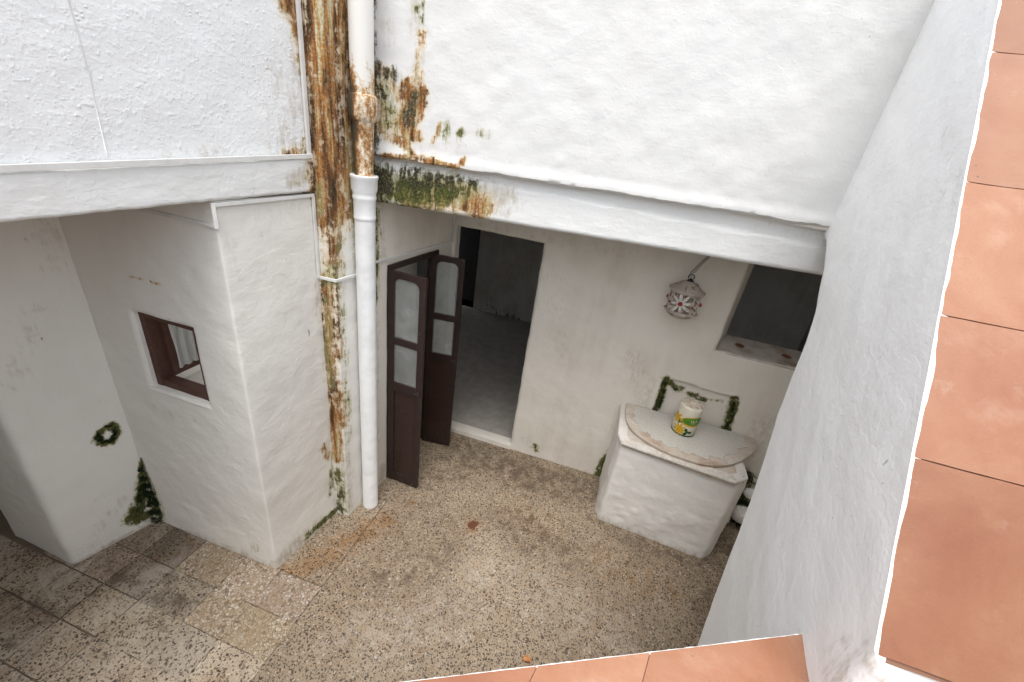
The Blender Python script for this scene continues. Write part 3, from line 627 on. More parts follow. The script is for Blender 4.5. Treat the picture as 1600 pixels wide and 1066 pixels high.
# ---------------------------------------------------------------- SIDE WALL WITH THE DOUBLE DOOR
sl = math.hypot(Sc[0] - Kc[0], Sc[1] - Kc[1]); sd_ = ((Sc[0] - Kc[0]) / sl, (Sc[1] - Kc[1]) / sl)
def SP(t, z=0.0, off=0.0): return (Kc[0] + sd_[0] * t + sd_[1] * off, Kc[1] + sd_[1] * t - sd_[0] * off, z)
t0, t1 = 0.175, 0.86
st = [(G_, [SP(0.03, 2.6), SP(0.03, 2.2), SP(0.02, 1.9)], 0.05, 0.6), (A_, [SP(0.1, 2.55), SP(0.12, 2.2)], 0.05, 0.5), (A_, [SP(0.08, 0.02), SP(0.1, 0.18)], 0.06, 0.8), (A_, [SP(0.05, 2), SP(0.05, 0.2)], 0.03, 0.4)]
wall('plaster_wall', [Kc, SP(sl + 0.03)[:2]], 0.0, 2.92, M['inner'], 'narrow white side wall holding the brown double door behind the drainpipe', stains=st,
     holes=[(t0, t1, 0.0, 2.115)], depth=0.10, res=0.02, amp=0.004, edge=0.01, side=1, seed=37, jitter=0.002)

# ---------------------------------------------------------------- BACK WALL
bx0 = -1.56
sB = lambda x: x - bx0
st = [(A_, BW((700, 340), (850, 372), (1000, 400)), 0.05, 0.3), (G_, BW((836, 695), (838, 705)), 0.022, 0.72), (A_, BW((825, 690), (840, 700)), 0.06, 0.5), (A_, BW((720, 690), (935, 745)), 0.04, 0.6),
      (G_, BW((1040, 592), (1036, 612), (1026, 640), (1020, 652)), (0.030, 0.035), 0.95), (G_, BW((1045, 600), (1058, 612), (1065, 610)), 0.026, 0.9), (G_, BW((1075, 618), (1090, 622), (1103, 628)), 0.018, 0.75),
      (G_, BW((1110, 628), (1130, 630)), 0.014, 0.5), (G_, BW((1148, 625), (1142, 650), (1134, 675), (1128, 688)), 0.033, 0.98), (G_, BW((1120, 680), (1140, 690)), 0.02, 0.7), (A_, BW((990, 560), (1015, 620), (1010, 640)), 0.10, 0.45),
      (G_, BW((958, 700), (948, 720), (940, 742)), (0.03, 0.07), 0.95), (B_, BW((955, 715), (942, 742)), 0.03, 0.5), (G_, BW((1150, 750), (1150, 800), (1135, 850)), 0.12, 0.95), (B_, BW((1145, 760), (1140, 820)), 0.06, 0.6), (A_, BW((1180, 700), (1200, 660)), 0.12, 0.45),
      (B_, BW((866, 447), (867, 449)), 0.012, 0.5), (B_, BW((884, 680)), 0.01, 0.6), (A_, BW((860, 440), (880, 560)), 0.10, 0.25), (R_, BW((1104, 417)), 0.010, 0.6), (B_, BW((1110, 408)), 0.008, 0.6)]
def niche(s, z, P):
    x = P[:, 0]; j = 0.012 * fbm(P, 7, 5)
    ins = sm((x - 0.625 + j) / 0.02) * sm((1.285 - x + j) / 0.02) * sm((1.335 - 0.03 * (x - 0.6) - z + j) / 0.02)
    return -0.040 * ins
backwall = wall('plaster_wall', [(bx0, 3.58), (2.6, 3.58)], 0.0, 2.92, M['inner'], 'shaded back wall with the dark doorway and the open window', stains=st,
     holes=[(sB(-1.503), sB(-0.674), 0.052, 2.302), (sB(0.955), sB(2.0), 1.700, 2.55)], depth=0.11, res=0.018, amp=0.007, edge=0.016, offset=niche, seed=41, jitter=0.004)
# window reveal and sill
bm = bmesh.new(); n = 12
rv = wall('window_reveal', [(0.960, 3.66), (1.085, 3.96)], 1.60, 2.6, M['inner'], parent=backwall, depth=0.06, res=0.03, amp=0.004, side=1, seed=43, jitter=0.002)
slv = slab('window_sill', [(0.93, 3.585, 1.697), (2.0, 3.585, 1.697), (2.0, 3.92, 1.752), (1.04, 3.92, 1.752)], M['sill'], backwall, 0.10)
bv = slv.modifiers.new('bevel', 'BEVEL'); bv.width = 0.012; bv.segments = 3
for (px, py) in ((1154, 544), (1227, 561)):
    p = at_z(px, py, 1.712); bm = bmesh.new()
    lathe(bm, [(0.0, 0), (0.036, 0), (0.040, 0.003), (0.036, 0.006), (0.030, 0.0055), (0.0, 0.0052)][1:], (p[0], p[1], 1.7125 + (p[1] - 3.585) * 0.164 - 0.002), 20)
    o = obj('clay_disc', bm, M['potred'], backwall, True)
# door sill of the doorway
slb = slab('threshold', [(-1.51, 3.565, 0.050), (-0.665, 3.565, 0.050), (-0.665, 3.62, 0.053), (-1.51, 3.62, 0.053)], M['inner'], backwall, 0.12)

# ---------------------------------------------------------------- ROOMS BEHIND (seen dark through the openings)
room = empty('inner_room', (0, 5.3, 0), 'dark unlit room seen through the doorway, bare floor and stained far wall', 'room')
slab('room_floor', [(-3.2, 3.60, 0.03), (3.0, 3.60, 0.03), (3.0, 7.1, 0.03), (-3.2, 7.1, 0.03)], M['roomfloor'], room, 0.1)
st = [(A_, [(-2.3, 7.05, 0.4), (-1.5, 7.05, 1.3)], 0.3, 0.6), (B_, [(-2.2, 7.05, 0.15), (-1.9, 7.05, 0.05), (-1.6, 7.05, 0.05)], 0.06, 0.5), (B_, [(-2.15, 7.05, 0.3)], 0.05, 0.5)]
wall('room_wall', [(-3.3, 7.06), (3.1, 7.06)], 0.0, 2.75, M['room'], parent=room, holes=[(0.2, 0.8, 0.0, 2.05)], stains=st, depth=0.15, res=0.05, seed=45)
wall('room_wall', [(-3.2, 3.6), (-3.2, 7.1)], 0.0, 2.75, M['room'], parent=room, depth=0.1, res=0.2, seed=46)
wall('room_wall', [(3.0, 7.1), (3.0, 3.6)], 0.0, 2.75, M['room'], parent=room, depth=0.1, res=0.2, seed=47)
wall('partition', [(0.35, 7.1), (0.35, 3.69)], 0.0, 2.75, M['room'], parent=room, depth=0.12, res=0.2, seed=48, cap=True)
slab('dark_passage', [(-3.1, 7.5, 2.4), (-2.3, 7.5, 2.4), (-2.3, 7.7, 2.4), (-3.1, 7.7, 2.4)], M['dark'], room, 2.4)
# ceiling slabs
roof = empty('roof_slab', (0, 5, 2.75), 'flat ceiling slab over the shaded rooms under the upper walls', 'ceiling')
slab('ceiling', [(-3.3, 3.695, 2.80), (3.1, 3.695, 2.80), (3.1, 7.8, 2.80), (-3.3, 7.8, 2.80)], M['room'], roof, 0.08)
slab('arcade_ceiling', [(-1.9, 2.72, 2.915), (2.6, 2.98, 2.915), (2.6, 3.75, 2.915), (-1.9, 3.75, 2.915)], M['inner'], roof, 0.06)
slab('recess_ceiling', [(-5.2, -1.35, 2.80), (-2.24, -1.35, 2.80), (-2.0, 1.75, 2.80), (-5.2, 1.75, 2.80)], M['inner'], roof, 0.06)
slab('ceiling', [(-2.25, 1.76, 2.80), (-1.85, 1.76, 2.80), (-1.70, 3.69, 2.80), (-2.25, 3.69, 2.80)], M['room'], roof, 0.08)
slab('ceiling', [(-5.2, 1.76, 2.80), (-3.45, 1.76, 2.80), (-3.45, 3.69, 2.80), (-5.2, 3.69, 2.80)], M['room'], roof, 0.08)  # gap between these slabs is added to let sky light reach the curtain
# room behind the little window and recess end
lroom = empty('window_room', (-2.6, 2.6, 0), 'dim grey room behind the small brown window', 'room')
wall('room_wall', [(-3.4, 3.4), (-1.95, 3.4)], 0.0, 2.75, M['inner'], parent=lroom, depth=0.1, res=0.2, seed=49)
wall('room_wall', [(-3.4, 1.6), (-3.4, 3.4)], 0.0, 2.75, M['inner'], parent=lroom, depth=0.1, res=0.2, seed=50)
slab('deep_sill', [(-2.75, 1.70, 1.362), (-2.05, 1.70, 1.362), (-2.05, 2.35, 1.362), (-2.75, 2.35, 1.362)], M['inner'], lroom, 0.06)
wall('plaster_wall', [(-5.0, -1.4), (-5.0, 1.7)], 0.0, 2.85, M['inner'], 'far end wall of the shaded recess, at the left edge', depth=0.1, res=0.2, seed=51)
wall('plaster_wall', [(-2.08, -0.95), (-5.1, -0.95)], 0.0, 2.85, M['inner'], 'unseen wall added at the near end of the recess to shade it', depth=0.1, res=0.1, seed=53)  # added out of view to darken the window wall
wall('plaster_wall', [(-5.1, 1.6), (-3.66, 1.6)], 0.0, 2.85, M['room'], 'dark wall behind the column at the left edge', depth=0.1, res=0.1, seed=52)

# ---------------------------------------------------------------- RIGHT PARAPET WALL OF THE STAIR
p0 = np.array([0.7095, 0.7253]); p1 = np.array([1.103, 2.96]); Lw = np.linalg.norm(p1 - p0)
nw_ = np.array([-(p1 - p0)[1], (p1 - p0)[0], 0]); nw_ /= np.linalg.norm(nw_)
def RW(px, py): return on_plane(px, py, (p0[0], p0[1], 0), nw_)
def sOf(p): return float(np.dot(np.array(p[:2]) - p0, (p1 - p0) / Lw))
bot = [RW(*q) for q in ((1290, 380), (1285, 428), (1277, 465), (1270, 500), (1258, 535), (1240, 580), (1213, 650), (1185, 740), (1150, 840), (1118, 925), (1090, 1005))]
bs = [(sOf(p), p[2]) for p in bot][::-1]
bs = [(-0.2, 0.0), (bs[0][0] - 0.33, 0.0)] + bs + [(Lw + 0.3, bs[-1][1] + 0.05)]
bsx = np.array([b[0] for b in bs]); bsz = np.array([b[1] for b in bs])
topp = [RW(*q) for q in ((1355, 1015), (1425, 710), (1480, 468), (1510, 275), (1555, 0))]
tps = np.array([sOf(p) for p in topp]); tpz = np.array([p[2] for p in topp])
kf = np.polyfit(tps, tpz, 1)
ztop = lambda s: kf[0] * s + kf[1] + 0.001
wst_shade = [(B_, [RW(1478, 375), RW(1480, 371)], 0.006, 0.9), (B_, [RW(1405, 257), RW(1406, 254)], 0.005, 0.8), (B_, [RW(1429, 318), RW(1427, 314)], 0.005, 0.8), (A_, [RW(1490, 120), RW(1470, 320)], 0.04, 0.22), (B_, [RW(1384, 725)], 0.005, 0.7), (A_, [RW(1345, 1030), RW(1315, 1066)], 0.05, 0.6), (A_, [(0.74, 0.745, 2.1), (0.98, 0.70, 2.1)], 0.10, 0.5)]  # closing A marks paint grey shade onto the parapet's near end
parapet = wall('stair_parapet', [tuple(p0), tuple(p1)], lambda s: np.interp(s, bsx, bsz), ztop, M['near'], 'tall white sloping stair parapet on the right, capped with terracotta tiles', 'parapet', stains=wst_shade,
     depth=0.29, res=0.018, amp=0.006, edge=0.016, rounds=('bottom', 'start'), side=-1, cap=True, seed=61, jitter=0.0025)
ud = (p1 - p0) / Lw
co = np.empty(len(parapet.data.vertices) * 3, np.float32); parapet.data.vertices.foreach_get('co', co); co = co.reshape(-1, 3)
dpt = np.maximum(0, -((co[:, :2] - p0) @ nw_[:2])); co[:, 2] -= (kf[0] * 0.176 * dpt + 0.035 * sm((dpt - 0.012) / 0.03)) * sm((co[:, 2] - 1.2) / 0.6)      # the top is level across, not along the wall's normal
lz = kf[0] * ((co[:, :2] - p0) @ ud) + kf[1]; sn_ = (co[:, :2] - p0) @ nw_[:2]
wf = sm((0.07 - (lz - co[:, 2])) / 0.05) * (sn_ > -0.013); co[:, :2] += (wf * (-0.001 - sn_))[:, None] * nw_[:2]
parapet.data.vertices.foreach_set('co', co.ravel()); parapet.data.update()
ud = (p1 - p0) / Lw
sv3 = Vector((ud[0], ud[1], kf[0])).normalized()
cuts = list(tps) ; d_ = np.diff(cuts).mean(); s_list = [tps[0] - 0.018] + list(tps[1:4]) + [tps[3] + d_ * k for k in (1, 2, 3, 4)]
s_list = [x for x in s_list if x < Lw + 0.1]
across = Vector((1, 0, 0)); nrm_ = across.cross(sv3).normalized()
if nrm_.z < 0: nrm_ = -nrm_
def cop_tile(name, a, b, o3, along3, across3, n3, wdt, parent, col, seed):
    bm = bmesh.new(); nx, ny = 8, 6; vs = {}
    rr = random.Random(seed)
    for i in range(nx + 1):
        for j in range(ny + 1):
            ed_ = (i in (0, nx)) or (j in (0, ny))
            p = o3 + along3 * (a + (b - a) * i / nx) + across3 * (wdt * j / ny) + n3 * (rr.uniform(-0.0004, 0.0004) - (0.0025 if ed_ else 0))
            if ed_: p += along3 * rr.uniform(-0.001, 0.001) + across3 * rr.uniform(-0.001, 0.001)
            vs[i, j] = bm.verts.new(p)
    for i in range(nx):
        for j in range(ny): bm.faces.new((vs[i, j], vs[i + 1, j], vs[i + 1, j + 1], vs[i, j + 1]))
    be = [e for e in bm.edges if e.is_boundary]; r = bmesh.ops.extrude_edge_only(bm, edges=be)
    for v in r['geom']:
        if isinstance(v, bmesh.types.BMVert): v.co -= n3 * 0.012
    bmesh.ops.recalc_face_normals(bm, faces=bm.faces)
    o = obj(name, bm, M['terracotta'], parent, True, 40); o.color = col; return o
ctint = [(0.82, 0.77, 0.72, 1), (1.0, 1.0, 1.0, 1), (1.06, 1.06, 1.04, 1), (0.98, 1.02, 1.04, 1), (0.92, 0.97, 0.98, 1), (1.0, 0.98, 1.0, 1), (1, 1, 1, 1)]
W2 = 0.268
for k, (a, b) in enumerate(zip(s_list, s_list[1:])):
    f3 = 1 / math.hypot(sv3.x, sv3.y); o3 = Vector((p0[0], p0[1], kf[1])) + across * 0.0065 + nrm_ * 0.001
    cop_tile('coping_tile', a * f3 + 0.0016, b * f3 - 0.0016, o3, sv3, across, nrm_, W2, parapet, ctint[k % 7], 100 + k)
# mortar bed under the tiles with its bright painted arris
bm = bmesh.new(); o3 = Vector((p0[0], p0[1], kf[1]))
a3 = o3 + sv3 * ((tps[0] - 0.024) / math.hypot(sv3.x, sv3.y)) ; b3 = o3 + sv3 * ((Lw + 0.2) / math.hypot(sv3.x, sv3.y))
q = [a3 - nrm_ * 0.005 + across * 0.012, b3 - nrm_ * 0.005 + across * 0.012, b3 - nrm_ * 0.011 + across * (W2 + 0.02), a3 - nrm_ * 0.011 + across * (W2 + 0.02)]
t_ = [bm.verts.new(p) for p in q]; l_ = [bm.verts.new(p - nrm_ * 0.03) for p in q]
bm.faces.new(t_); bm.faces.new(list(reversed(l_)))
for i in range(4): bm.faces.new((t_[i], l_[i], l_[(i + 1) % 4], t_[(i + 1) % 4]))
bmesh.ops.recalc_face_normals(bm, faces=bm.faces)
obj('mortar_bed', bm, M['joint'], parapet)
def rim(name, pts, r, parent, mat, seed=1):
    pts = [Vector(p) for p in pts]; out = []; rr = random.Random(seed); rad = []
    for a, b in zip(pts, pts[1:]):
        n = max(2, int((b - a).length / 0.02))
        for i in range(n):
            out.append(a.lerp(b, i / n) + Vector((rr.uniform(-1, 1), rr.uniform(-1, 1), rr.uniform(-1, 1))) * 0.0005); rad.append(r * rr.uniform(0.75, 1.2))
    out.append(pts[-1]); rad.append(r)
    bm = bmesh.new(); tube(bm, out, rad, 8); return obj(name, bm, mat, parent, True)
def edge_strip(name, a, b, side, up, wd, ht, mat, parent, seed):
    bm = bmesh.new(); rr = random.Random(seed); n = int((b - a).length / 0.015); prev = None
    for i in range(n + 1):
        p = a.lerp(b, i / n); j1, j2, j3 = rr.uniform(-1, 1) * 0.0011, rr.uniform(-1, 1) * 0.0009, rr.uniform(-1, 1) * 0.0006
        ring = [bm.verts.new(p + side * (0.0 + j3)), bm.verts.new(p + side * (0.0015 + j3) + up * (ht - 0.002)), bm.verts.new(p + side * 0.004 + up * (ht + j2)), bm.verts.new(p + side * (wd + j1) + up * (ht + j2 * 0.5)), bm.verts.new(p + side * (wd + j1))]
        if prev:
            for k in range(5): bm.faces.new((prev[k], ring[k], ring[(k + 1) % 5], prev[(k + 1) % 5]))
        prev = ring
    bmesh.ops.recalc_face_normals(bm, faces=bm.faces); return obj(name, bm, mat, parent, True, 40)
ea = a3 - across * 0.015 - nrm_ * 0.030; eb = b3 - across * 0.015 - nrm_ * 0.030
edge_strip('painted_edge', ea + across * (W2 + 0.024), eb + across * (W2 + 0.024), -across, nrm_, 0.010, 0.0325, M['near'], parapet, 6)

# stair flight behind the parapet, climbing to the roof
stair = empty('stair_flight', (1.4, 1.5, 0), 'steep white stair flight climbing behind the sloping parapet', 'stairs')
for k in range(12):
    y = 0.80 + k * 0.20; z = 1.30 + k * 0.20
    bm = bmesh.new(); box(bm, (1.42 + 0.03 * k, y + 0.11, z - 0.12), (0.80, 0.225, 0.235), None, 0.008); obj('step', bm, M['near'], stair)
slab('flight_soffit', [(0.99, 0.8, 1.10), (1.8, 0.8, 1.10), (2.1, 3.2, 3.45), (1.35, 3.2, 3.45)], M['near'], stair, 0.12)
wall('plaster_wall', [(2.35, 3.7), (2.35, -1.5)], 0.0, 3.6, M['inner'], 'white outer wall beyond the stair on the far right', depth=0.2, res=0.2, seed=71)

# ---------------------------------------------------------------- NEAR TERRACE PARAPET
ZC = 1.95
n0 = at_z(1255, 990, ZC); n1 = at_z(625, 1066, ZC); dC = (n1 - n0)[:2]; dC /= np.linalg.norm(dC)
far = n0[:2] + dC * 2.6
# courtyard side of the near parapet
near = wall('terrace_parapet', [tuple(far), tuple(n0[:2] + dC * 0.0)], 0.0, ZC - 0.022, M['near'], 'low white terrace parapet in the near foreground with terracotta coping', 'parapet', depth=0.30, res=0.06, side=-1, cap=True, seed=73, amp=0.002, jitter=0.0, edge=0.004, rounds=('top',))
al = Vector((dC[0], dC[1], 0)); ac = Vector((-dC[1], dC[0], 0))
if ac.y > 0: ac = -ac
prevp = None
endc = at_z(1257, 1066, ZC)
# first tile is cut along the stair parapet
j1t, j1b = at_z(1018, 1023, ZC), at_z(1007, 1066, ZC)
tl = [0.0, float(np.dot((j1t - n0)[:2], dC))]; tl += [float(np.dot((at_z(840, 1042, ZC) - n0)[:2], dC))]
step = 0.31
while tl[-1] < 2.5: tl.append(tl[-1] + step)
acs = Vector((j1b[0] - j1t[0], j1b[1] - j1t[1], 0)).normalized()
acs0 = Vector((-ud[0], -ud[1], 0))
for k, (a, b) in enumerate(zip(tl, tl[1:])):
    bm = bmesh.new(); N_ = 8; vs = {}
    A0 = Vector((n0[0], n0[1], ZC)) + al * (a + 0.0014); B0 = Vector((n0[0], n0[1], ZC)) + al * (b - 0.0014)
    aa = acs0 if k == 0 else acs
    A1 = A0 + aa * 0.29; B1 = B0 + acs * 0.29
    for i in range(N_ + 1):
        for j in range(N_ + 1):
            p = A0.lerp(B0, i / N_).lerp(A1.lerp(B1, i / N_), j / N_); e_ = i in (0, N_) or j in (0, N_)
            vs[i, j] = bm.verts.new(p + Vector((0, 0, -0.0025 if e_ else random.uniform(-0.0003, 0.0003))))
    for i in range(N_):
        for j in range(N_): bm.faces.new((vs[i, j], vs[i + 1, j], vs[i + 1, j + 1], vs[i, j + 1]))
    be = [e for e in bm.edges if e.is_boundary]; r = bmesh.ops.extrude_edge_only(bm, edges=be)
    for v in r['geom']:
        if isinstance(v, bmesh.types.BMVert): v.co.z -= 0.021
    bmesh.ops.recalc_face_normals(bm, faces=bm.faces)
    o = obj('coping_tile', bm, M['terracotta'], near, True, 40); o.color = [(1.0, 0.97, 0.94, 1), (1.12, 1.16, 1.15, 1), (1.05, 1.03, 1.0, 1)][k % 3]
rim('painted_edge', [Vector((n0[0], n0[1], ZC - 0.006)) + al * 2.5, Vector((n0[0], n0[1], ZC - 0.006)) + al * 0.0, Vector((n0[0], n0[1], ZC - 0.006)) + acs0 * 0.30], 0.0032, near, M['near'], 9)
slab('grout', [tuple(Vector((n0[0], n0[1], ZC - 0.006)) + al * 0.0), tuple(Vector((n0[0], n0[1], ZC - 0.006)) + al * 2.5), tuple(Vector((n0[0], n0[1], ZC - 0.006)) + al * 2.5 + acs * 0.29), tuple(Vector((n0[0], n0[1], ZC - 0.006)) + acs * 0.29)], M['joint'], near, 0.02)
slab('terrace_floor', [(-3, -3, 1.05), (2.3, -3, 1.05), (2.3, 0.62, 1.05), (0.3, 0.35, 1.05), (-3, -1.2, 1.05)], M['terracotta'], None, 0.15, kind='structure')

# ---------------------------------------------------------------- DRAIN PIPE
pipe = empty('drain_pipe', (-1.600, 2.333, 0), 'white vertical drainpipe in the rusty corner, upper length stained brown', 'drainpipe')
pc = (-1.600, 2.333, 0)
bm = bmesh.new(); lathe(bm, [(0.063, 0.0), (0.066, 0.012), (0.063, 0.02), (0.0628, 2.50)], pc, 40); obj('lower_pipe', bm, M['pvc'], pipe, True, 40)
bm = bmesh.new(); lathe(bm, [(0.0635, 2.50), (0.067, 2.51), (0.069, 2.518), (0.067, 2.526), (0.066, 2.535), (0.0665, 2.62), (0.071, 2.632), (0.0715, 2.642), (0.069, 2.652), (0.070, 2.665), (0.078, 2.69), (0.0790, 2.745), (0.083, 2.752), (0.083, 2.765), (0.079, 2.769), (0.066, 2.767)], pc, 40); obj('socket', bm, M['pvc'], pipe, True, 40)
bm = bmesh.new(); lathe(bm, [(0.056, 2.76), (0.055, 2.80), (0.058, 2.95), (0.061, 3.05), (0.066, 3.065)], pc, 32); obj('joint_pipe', bm, M['oldpipe'], pipe, True, 40)
bm = bmesh.new(); lathe(bm, [(0.064, 3.055), (0.073, 3.065), (0.078, 3.085), (0.080, 3.15), (0.079, 3.175), (0.074, 3.19), (0.064, 3.195)], pc, 32); obj('coupling', bm, M['oldpipe'], pipe, True, 40)
bm = bmesh.new(); lathe(bm, [(0.064, 3.19), (0.064, 4.14)], pc, 40); obj('upper_pipe', bm, M['oldpipe'], pipe, True, 40)
for z in ():
    bm = bmesh.new(); lathe(bm, [(0.0645, z - 0.012), (0.0665, z - 0.011), (0.0665, z + 0.011), (0.0645, z + 0.012)], pc, 32)
    box(bm, (pc[0] - 0.075, pc[1] + 0.005, z), (0.03, 0.016, 0.022), None, 0.002); obj('pipe_clip', bm, M['pvc'], pipe, True, 40)

# ---------------------------------------------------------------- CABLE DUCTS
def duct(segs, label, wd=0.018, dp=0.012, mat='duct'):
    """segs: list of (a, b, outward normal)"""
    root = empty('cable_duct', tuple(segs[0][0]), label, 'cable duct')
    for a, b, n in segs:
        bm = bmesh.new(); bar(bm, Vector(a), Vector(b), wd, dp, n, 0.0015); obj('duct_length', bm, M[mat], root)
    return root
U3 = Vector((ULdir[0], ULdir[1], 0)); Un = Vector((nu_[0], nu_[1], 0)); 
if Un.x < 0: Un = -Un
def ulp(t, z, off=0.0): return Vector((Dc[0], Dc[1], z)) - U3 * t + Un * off   # t metres back from the corner
duct([(ulp(3.3, 2.695, 0.022), ulp(0.012, 2.846, 0.022), Un), (ulp(0.020, 2.852, 0.010), ulp(0.020, 3.67, 0.010), Un)], 'white cable duct along the top of the left beam and up the wall edge', 0.022, 0.014)
e_ = Vector((Ec[0], Ec[1], 0)); k_ = Vector((Kc[0], Kc[1], 0)); e2 = e_.lerp(k_, 0.42)
fr = Vector((0, -1, 0)); lf = Vector((k_.y - e_.y, -(k_.x - e_.x), 0)).normalized()
duct([(Vector((-2.95, Cc[1] - 0.008, 2.522)), Vector((Cc[0] + 0.008, Cc[1] - 0.008, 2.522)), fr), (Vector((Cc[0] + 0.010, Cc[1] - 0.010, 2.512)), Vector((Cc[0] + 0.010, Cc[1] - 0.010, 2.632)), Vector((0.7, -0.7, 0))),
      (ulp(0.60, 2.622, 0.010), ulp(0.008, 2.632, 0.010), Un), (ulp(0.014, 2.625, 0.010), ulp(0.014, 2.125, 0.010), Un),
      (Vector((Dc[0] + 0.0, Dc[1] - 0.008, 2.128)), e_ + Vector((0.006, -0.008, 2.128)), fr), (e_ + lf * 0.008 + Vector((0.0, -0.012, 2.128)), k_ + lf * 0.008 + Vector((0, -0.05, 2.128)), lf)],
     'white cable duct running round the pier under the beam and stepping across the rusty pilaster')
sn = Vector((sd_[1], -sd_[0], 0))
duct([(Vector(SP(0.0, 2.175, 0.008)), Vector(SP(sl - 0.005, 2.160, 0.008)), sn), (Vector(SP(sl - 0.02, 2.150, 0.010)), Vector(SP(sl - 0.02, 2.60, 0.010)), sn)], 'white cable duct above the brown double door, turning up in the corner')
# thin painted cable on the lumpy wall
cp = UL((92, -60), (111, 20), (124, 64), (135, 105), (138, 110), (146, 152), (167, 243))
bm = bmesh.new(); tube(bm, [Vector(p) + Un * 0.0015 for p in cp], 0.0022, 6); o = obj('painted_cable', bm, M['upper_b'], None, True); setp(o, 'thin cable painted over white, running down the lumpy upper left wall', 'cable')

# ---------------------------------------------------------------- DOUBLE DOOR
door = empty('double_door', SP(0.5), 'open brown double door with glazed upper halves, at the side wall', 'door')
bm = bmesh.new()
for (a, b) in ((SP(t0 + 0.02, 0.0, -0.04), SP(t0 + 0.02, 2.10, -0.04)), (SP(t1 - 0.02, 0.0, -0.04), SP(t1 - 0.02, 2.10, -0.04))): bar(bm, a, b, 0.04, 0.08, sn, 0.002)
bar(bm, SP(t0, 2.095, -0.035), SP(t1, 2.095, -0.035), 0.045, 0.09, sn, 0.002)
obj('door_frame', bm, M['brown'], door)
# plastered cupboard space behind the door
wall('plaster_wall', [SP(-0.1, 0, -0.38)[:2], SP(1.1, 0, -0.38)[:2]], 0.0, 2.75, M['inner'], 'pale wall glimpsed behind the open double door', depth=0.1, res=0.2, seed=81)
def leaf(hx, hy, ang, wl, z0, z1, flip, rails, label):
    d = Vector((math.cos(ang), math.sin(ang), 0)); n = Vector((d.y, -d.x, 0)); th = 0.032
    o_ = Vector((hx, hy, 0)); sw = 0.052
    P_ = lambda t, z, off=0.0: o_ + d * t + Vector((0, 0, z)) + n * off
    bm = bmesh.new()
    bar(bm, P_(sw / 2, z0), P_(sw / 2, z1), sw, th, n, 0.003)
    bar(bm, P_(wl - sw / 2, z0), P_(wl - sw / 2, z1), sw, th, n, 0.003)
    for (a, b) in rails: bar(bm, P_(sw, (a + b) / 2), P_(wl - sw, (a + b) / 2), b - a, th * 0.94, n, 0.002)
    # arched upper corners
    zt = rails[0][0]
    for sx in (0, 1):
        xb = sw if sx == 0 else wl - sw; sg = 1 if sx == 0 else -1; R0 = 0.055; pts = [(xb - sg * 0.002, zt + 0.002)]
        for k in range(7): a = k / 6 * PI / 2; pts.append((xb + sg * (R0 - R0 * math.sin(a)), zt - R0 + R0 * math.cos(a)))
        pts = [pts[0]] + [(xb + sg * (R0 - R0 * math.cos(PI / 2 * k / 6)) * 1.0, zt - R0 * (1 - math.sin(PI / 2 * k / 6)) ) for k in range(7)]
        fa = [bm.verts.new(P_(x, z, th * 0.45)) for x, z in pts]; fb = [bm.verts.new(P_(x, z, -th * 0.45)) for x, z in pts]
        bm.faces.new(fa); bm.faces.new(list(reversed(fb)))
        for i in range(len(pts)): bm.faces.new((fa[i], fb[i], fb[(i + 1) % len(pts)], fa[(i + 1) % len(pts)]))
    bmesh.ops.recalc_face_normals(bm, faces=bm.faces)
    lf_ = obj('door_leaf', bm, M['brown'], door); lf_['label'] = label
    # panes between rails 0-1, 1-2; panel between 2-3
    for (hi, lo) in ((rails[0][0], rails[1][1]), (rails[1][0], rails[2][1])):
        bm = bmesh.new(); box(bm, P_(wl / 2, (hi + lo) / 2), (wl - 2 * sw + 0.01, 0.004, hi - lo + 0.01), Matrix.Rotation(ang, 3, 'Z')); pch = obj('glass_pane', bm, M['glass']); pch.parent = lf_; pch.matrix_parent_inverse = Matrix.Identity(4)
    hi, lo = rails[2][0], rails[3][1]
    bm = bmesh.new(); box(bm, P_(wl / 2, (hi + lo) / 2), (wl - 2 * sw + 0.008, 0.012, hi - lo + 0.01), Matrix.Rotation(ang, 3, 'Z')); pch = obj('lower_panel', bm, M['brown_panel']); pch.parent = lf_; pch.matrix_parent_inverse = Matrix.Identity(4)
    bm = bmesh.new()
    for off in (th * 0.36, -th * 0.36):
        for a, b in ((P_(sw, lo + 0.004, off), P_(wl - sw, lo + 0.004, off)), (P_(sw, hi - 0.004, off), P_(wl - sw, hi - 0.004, off)), (P_(sw + 0.004, lo, off), P_(sw + 0.004, hi, off)), (P_(wl - sw - 0.004, lo, off), P_(wl - sw - 0.004, hi, off))):
            bar(bm, a, b, 0.012, 0.010, n, 0.002)
    pch = obj('moulding', bm, M['brown']); pch.parent = lf_; pch.matrix_parent_inverse = Matrix.Identity(4)
    for z in (z1 - 0.18, z0 + 0.20):
        bm = bmesh.new(); lathe(bm, [(0.008, -0.045), (0.008, 0.045), (0.005, 0.052)], P_(-0.006, z, -0.0), 10); pch = obj('hinge', bm, M['iron']); pch.parent = lf_; pch.matrix_parent_inverse = Matrix.Identity(4)
    bm = bmesh.new(); bar(bm, P_(wl - 0.07, rails[2][0] + 0.03, th / 2 + 0.006), P_(wl - 0.012, rails[2][0] + 0.03, th / 2 + 0.006), 0.012, 0.010, n, 0.002); lathe(bm, [(0.009, -0.02), (0.009, 0.02)], P_(wl - 0.02, rails[2][0] + 0.04, th / 2 + 0.012), 10)
    pch = obj('latch', bm, M['iron']); pch.parent = lf_; pch.matrix_parent_inverse = Matrix.Identity(4)
    return lf_
leaf(-1.632, 2.672, math.radians(-2), 0.318, 0.012, 2.085, False, [(2.035, 2.085), (1.475, 1.535), (1.035, 1.115), (0.012, 0.10)], 'door leaf nearer the drainpipe')
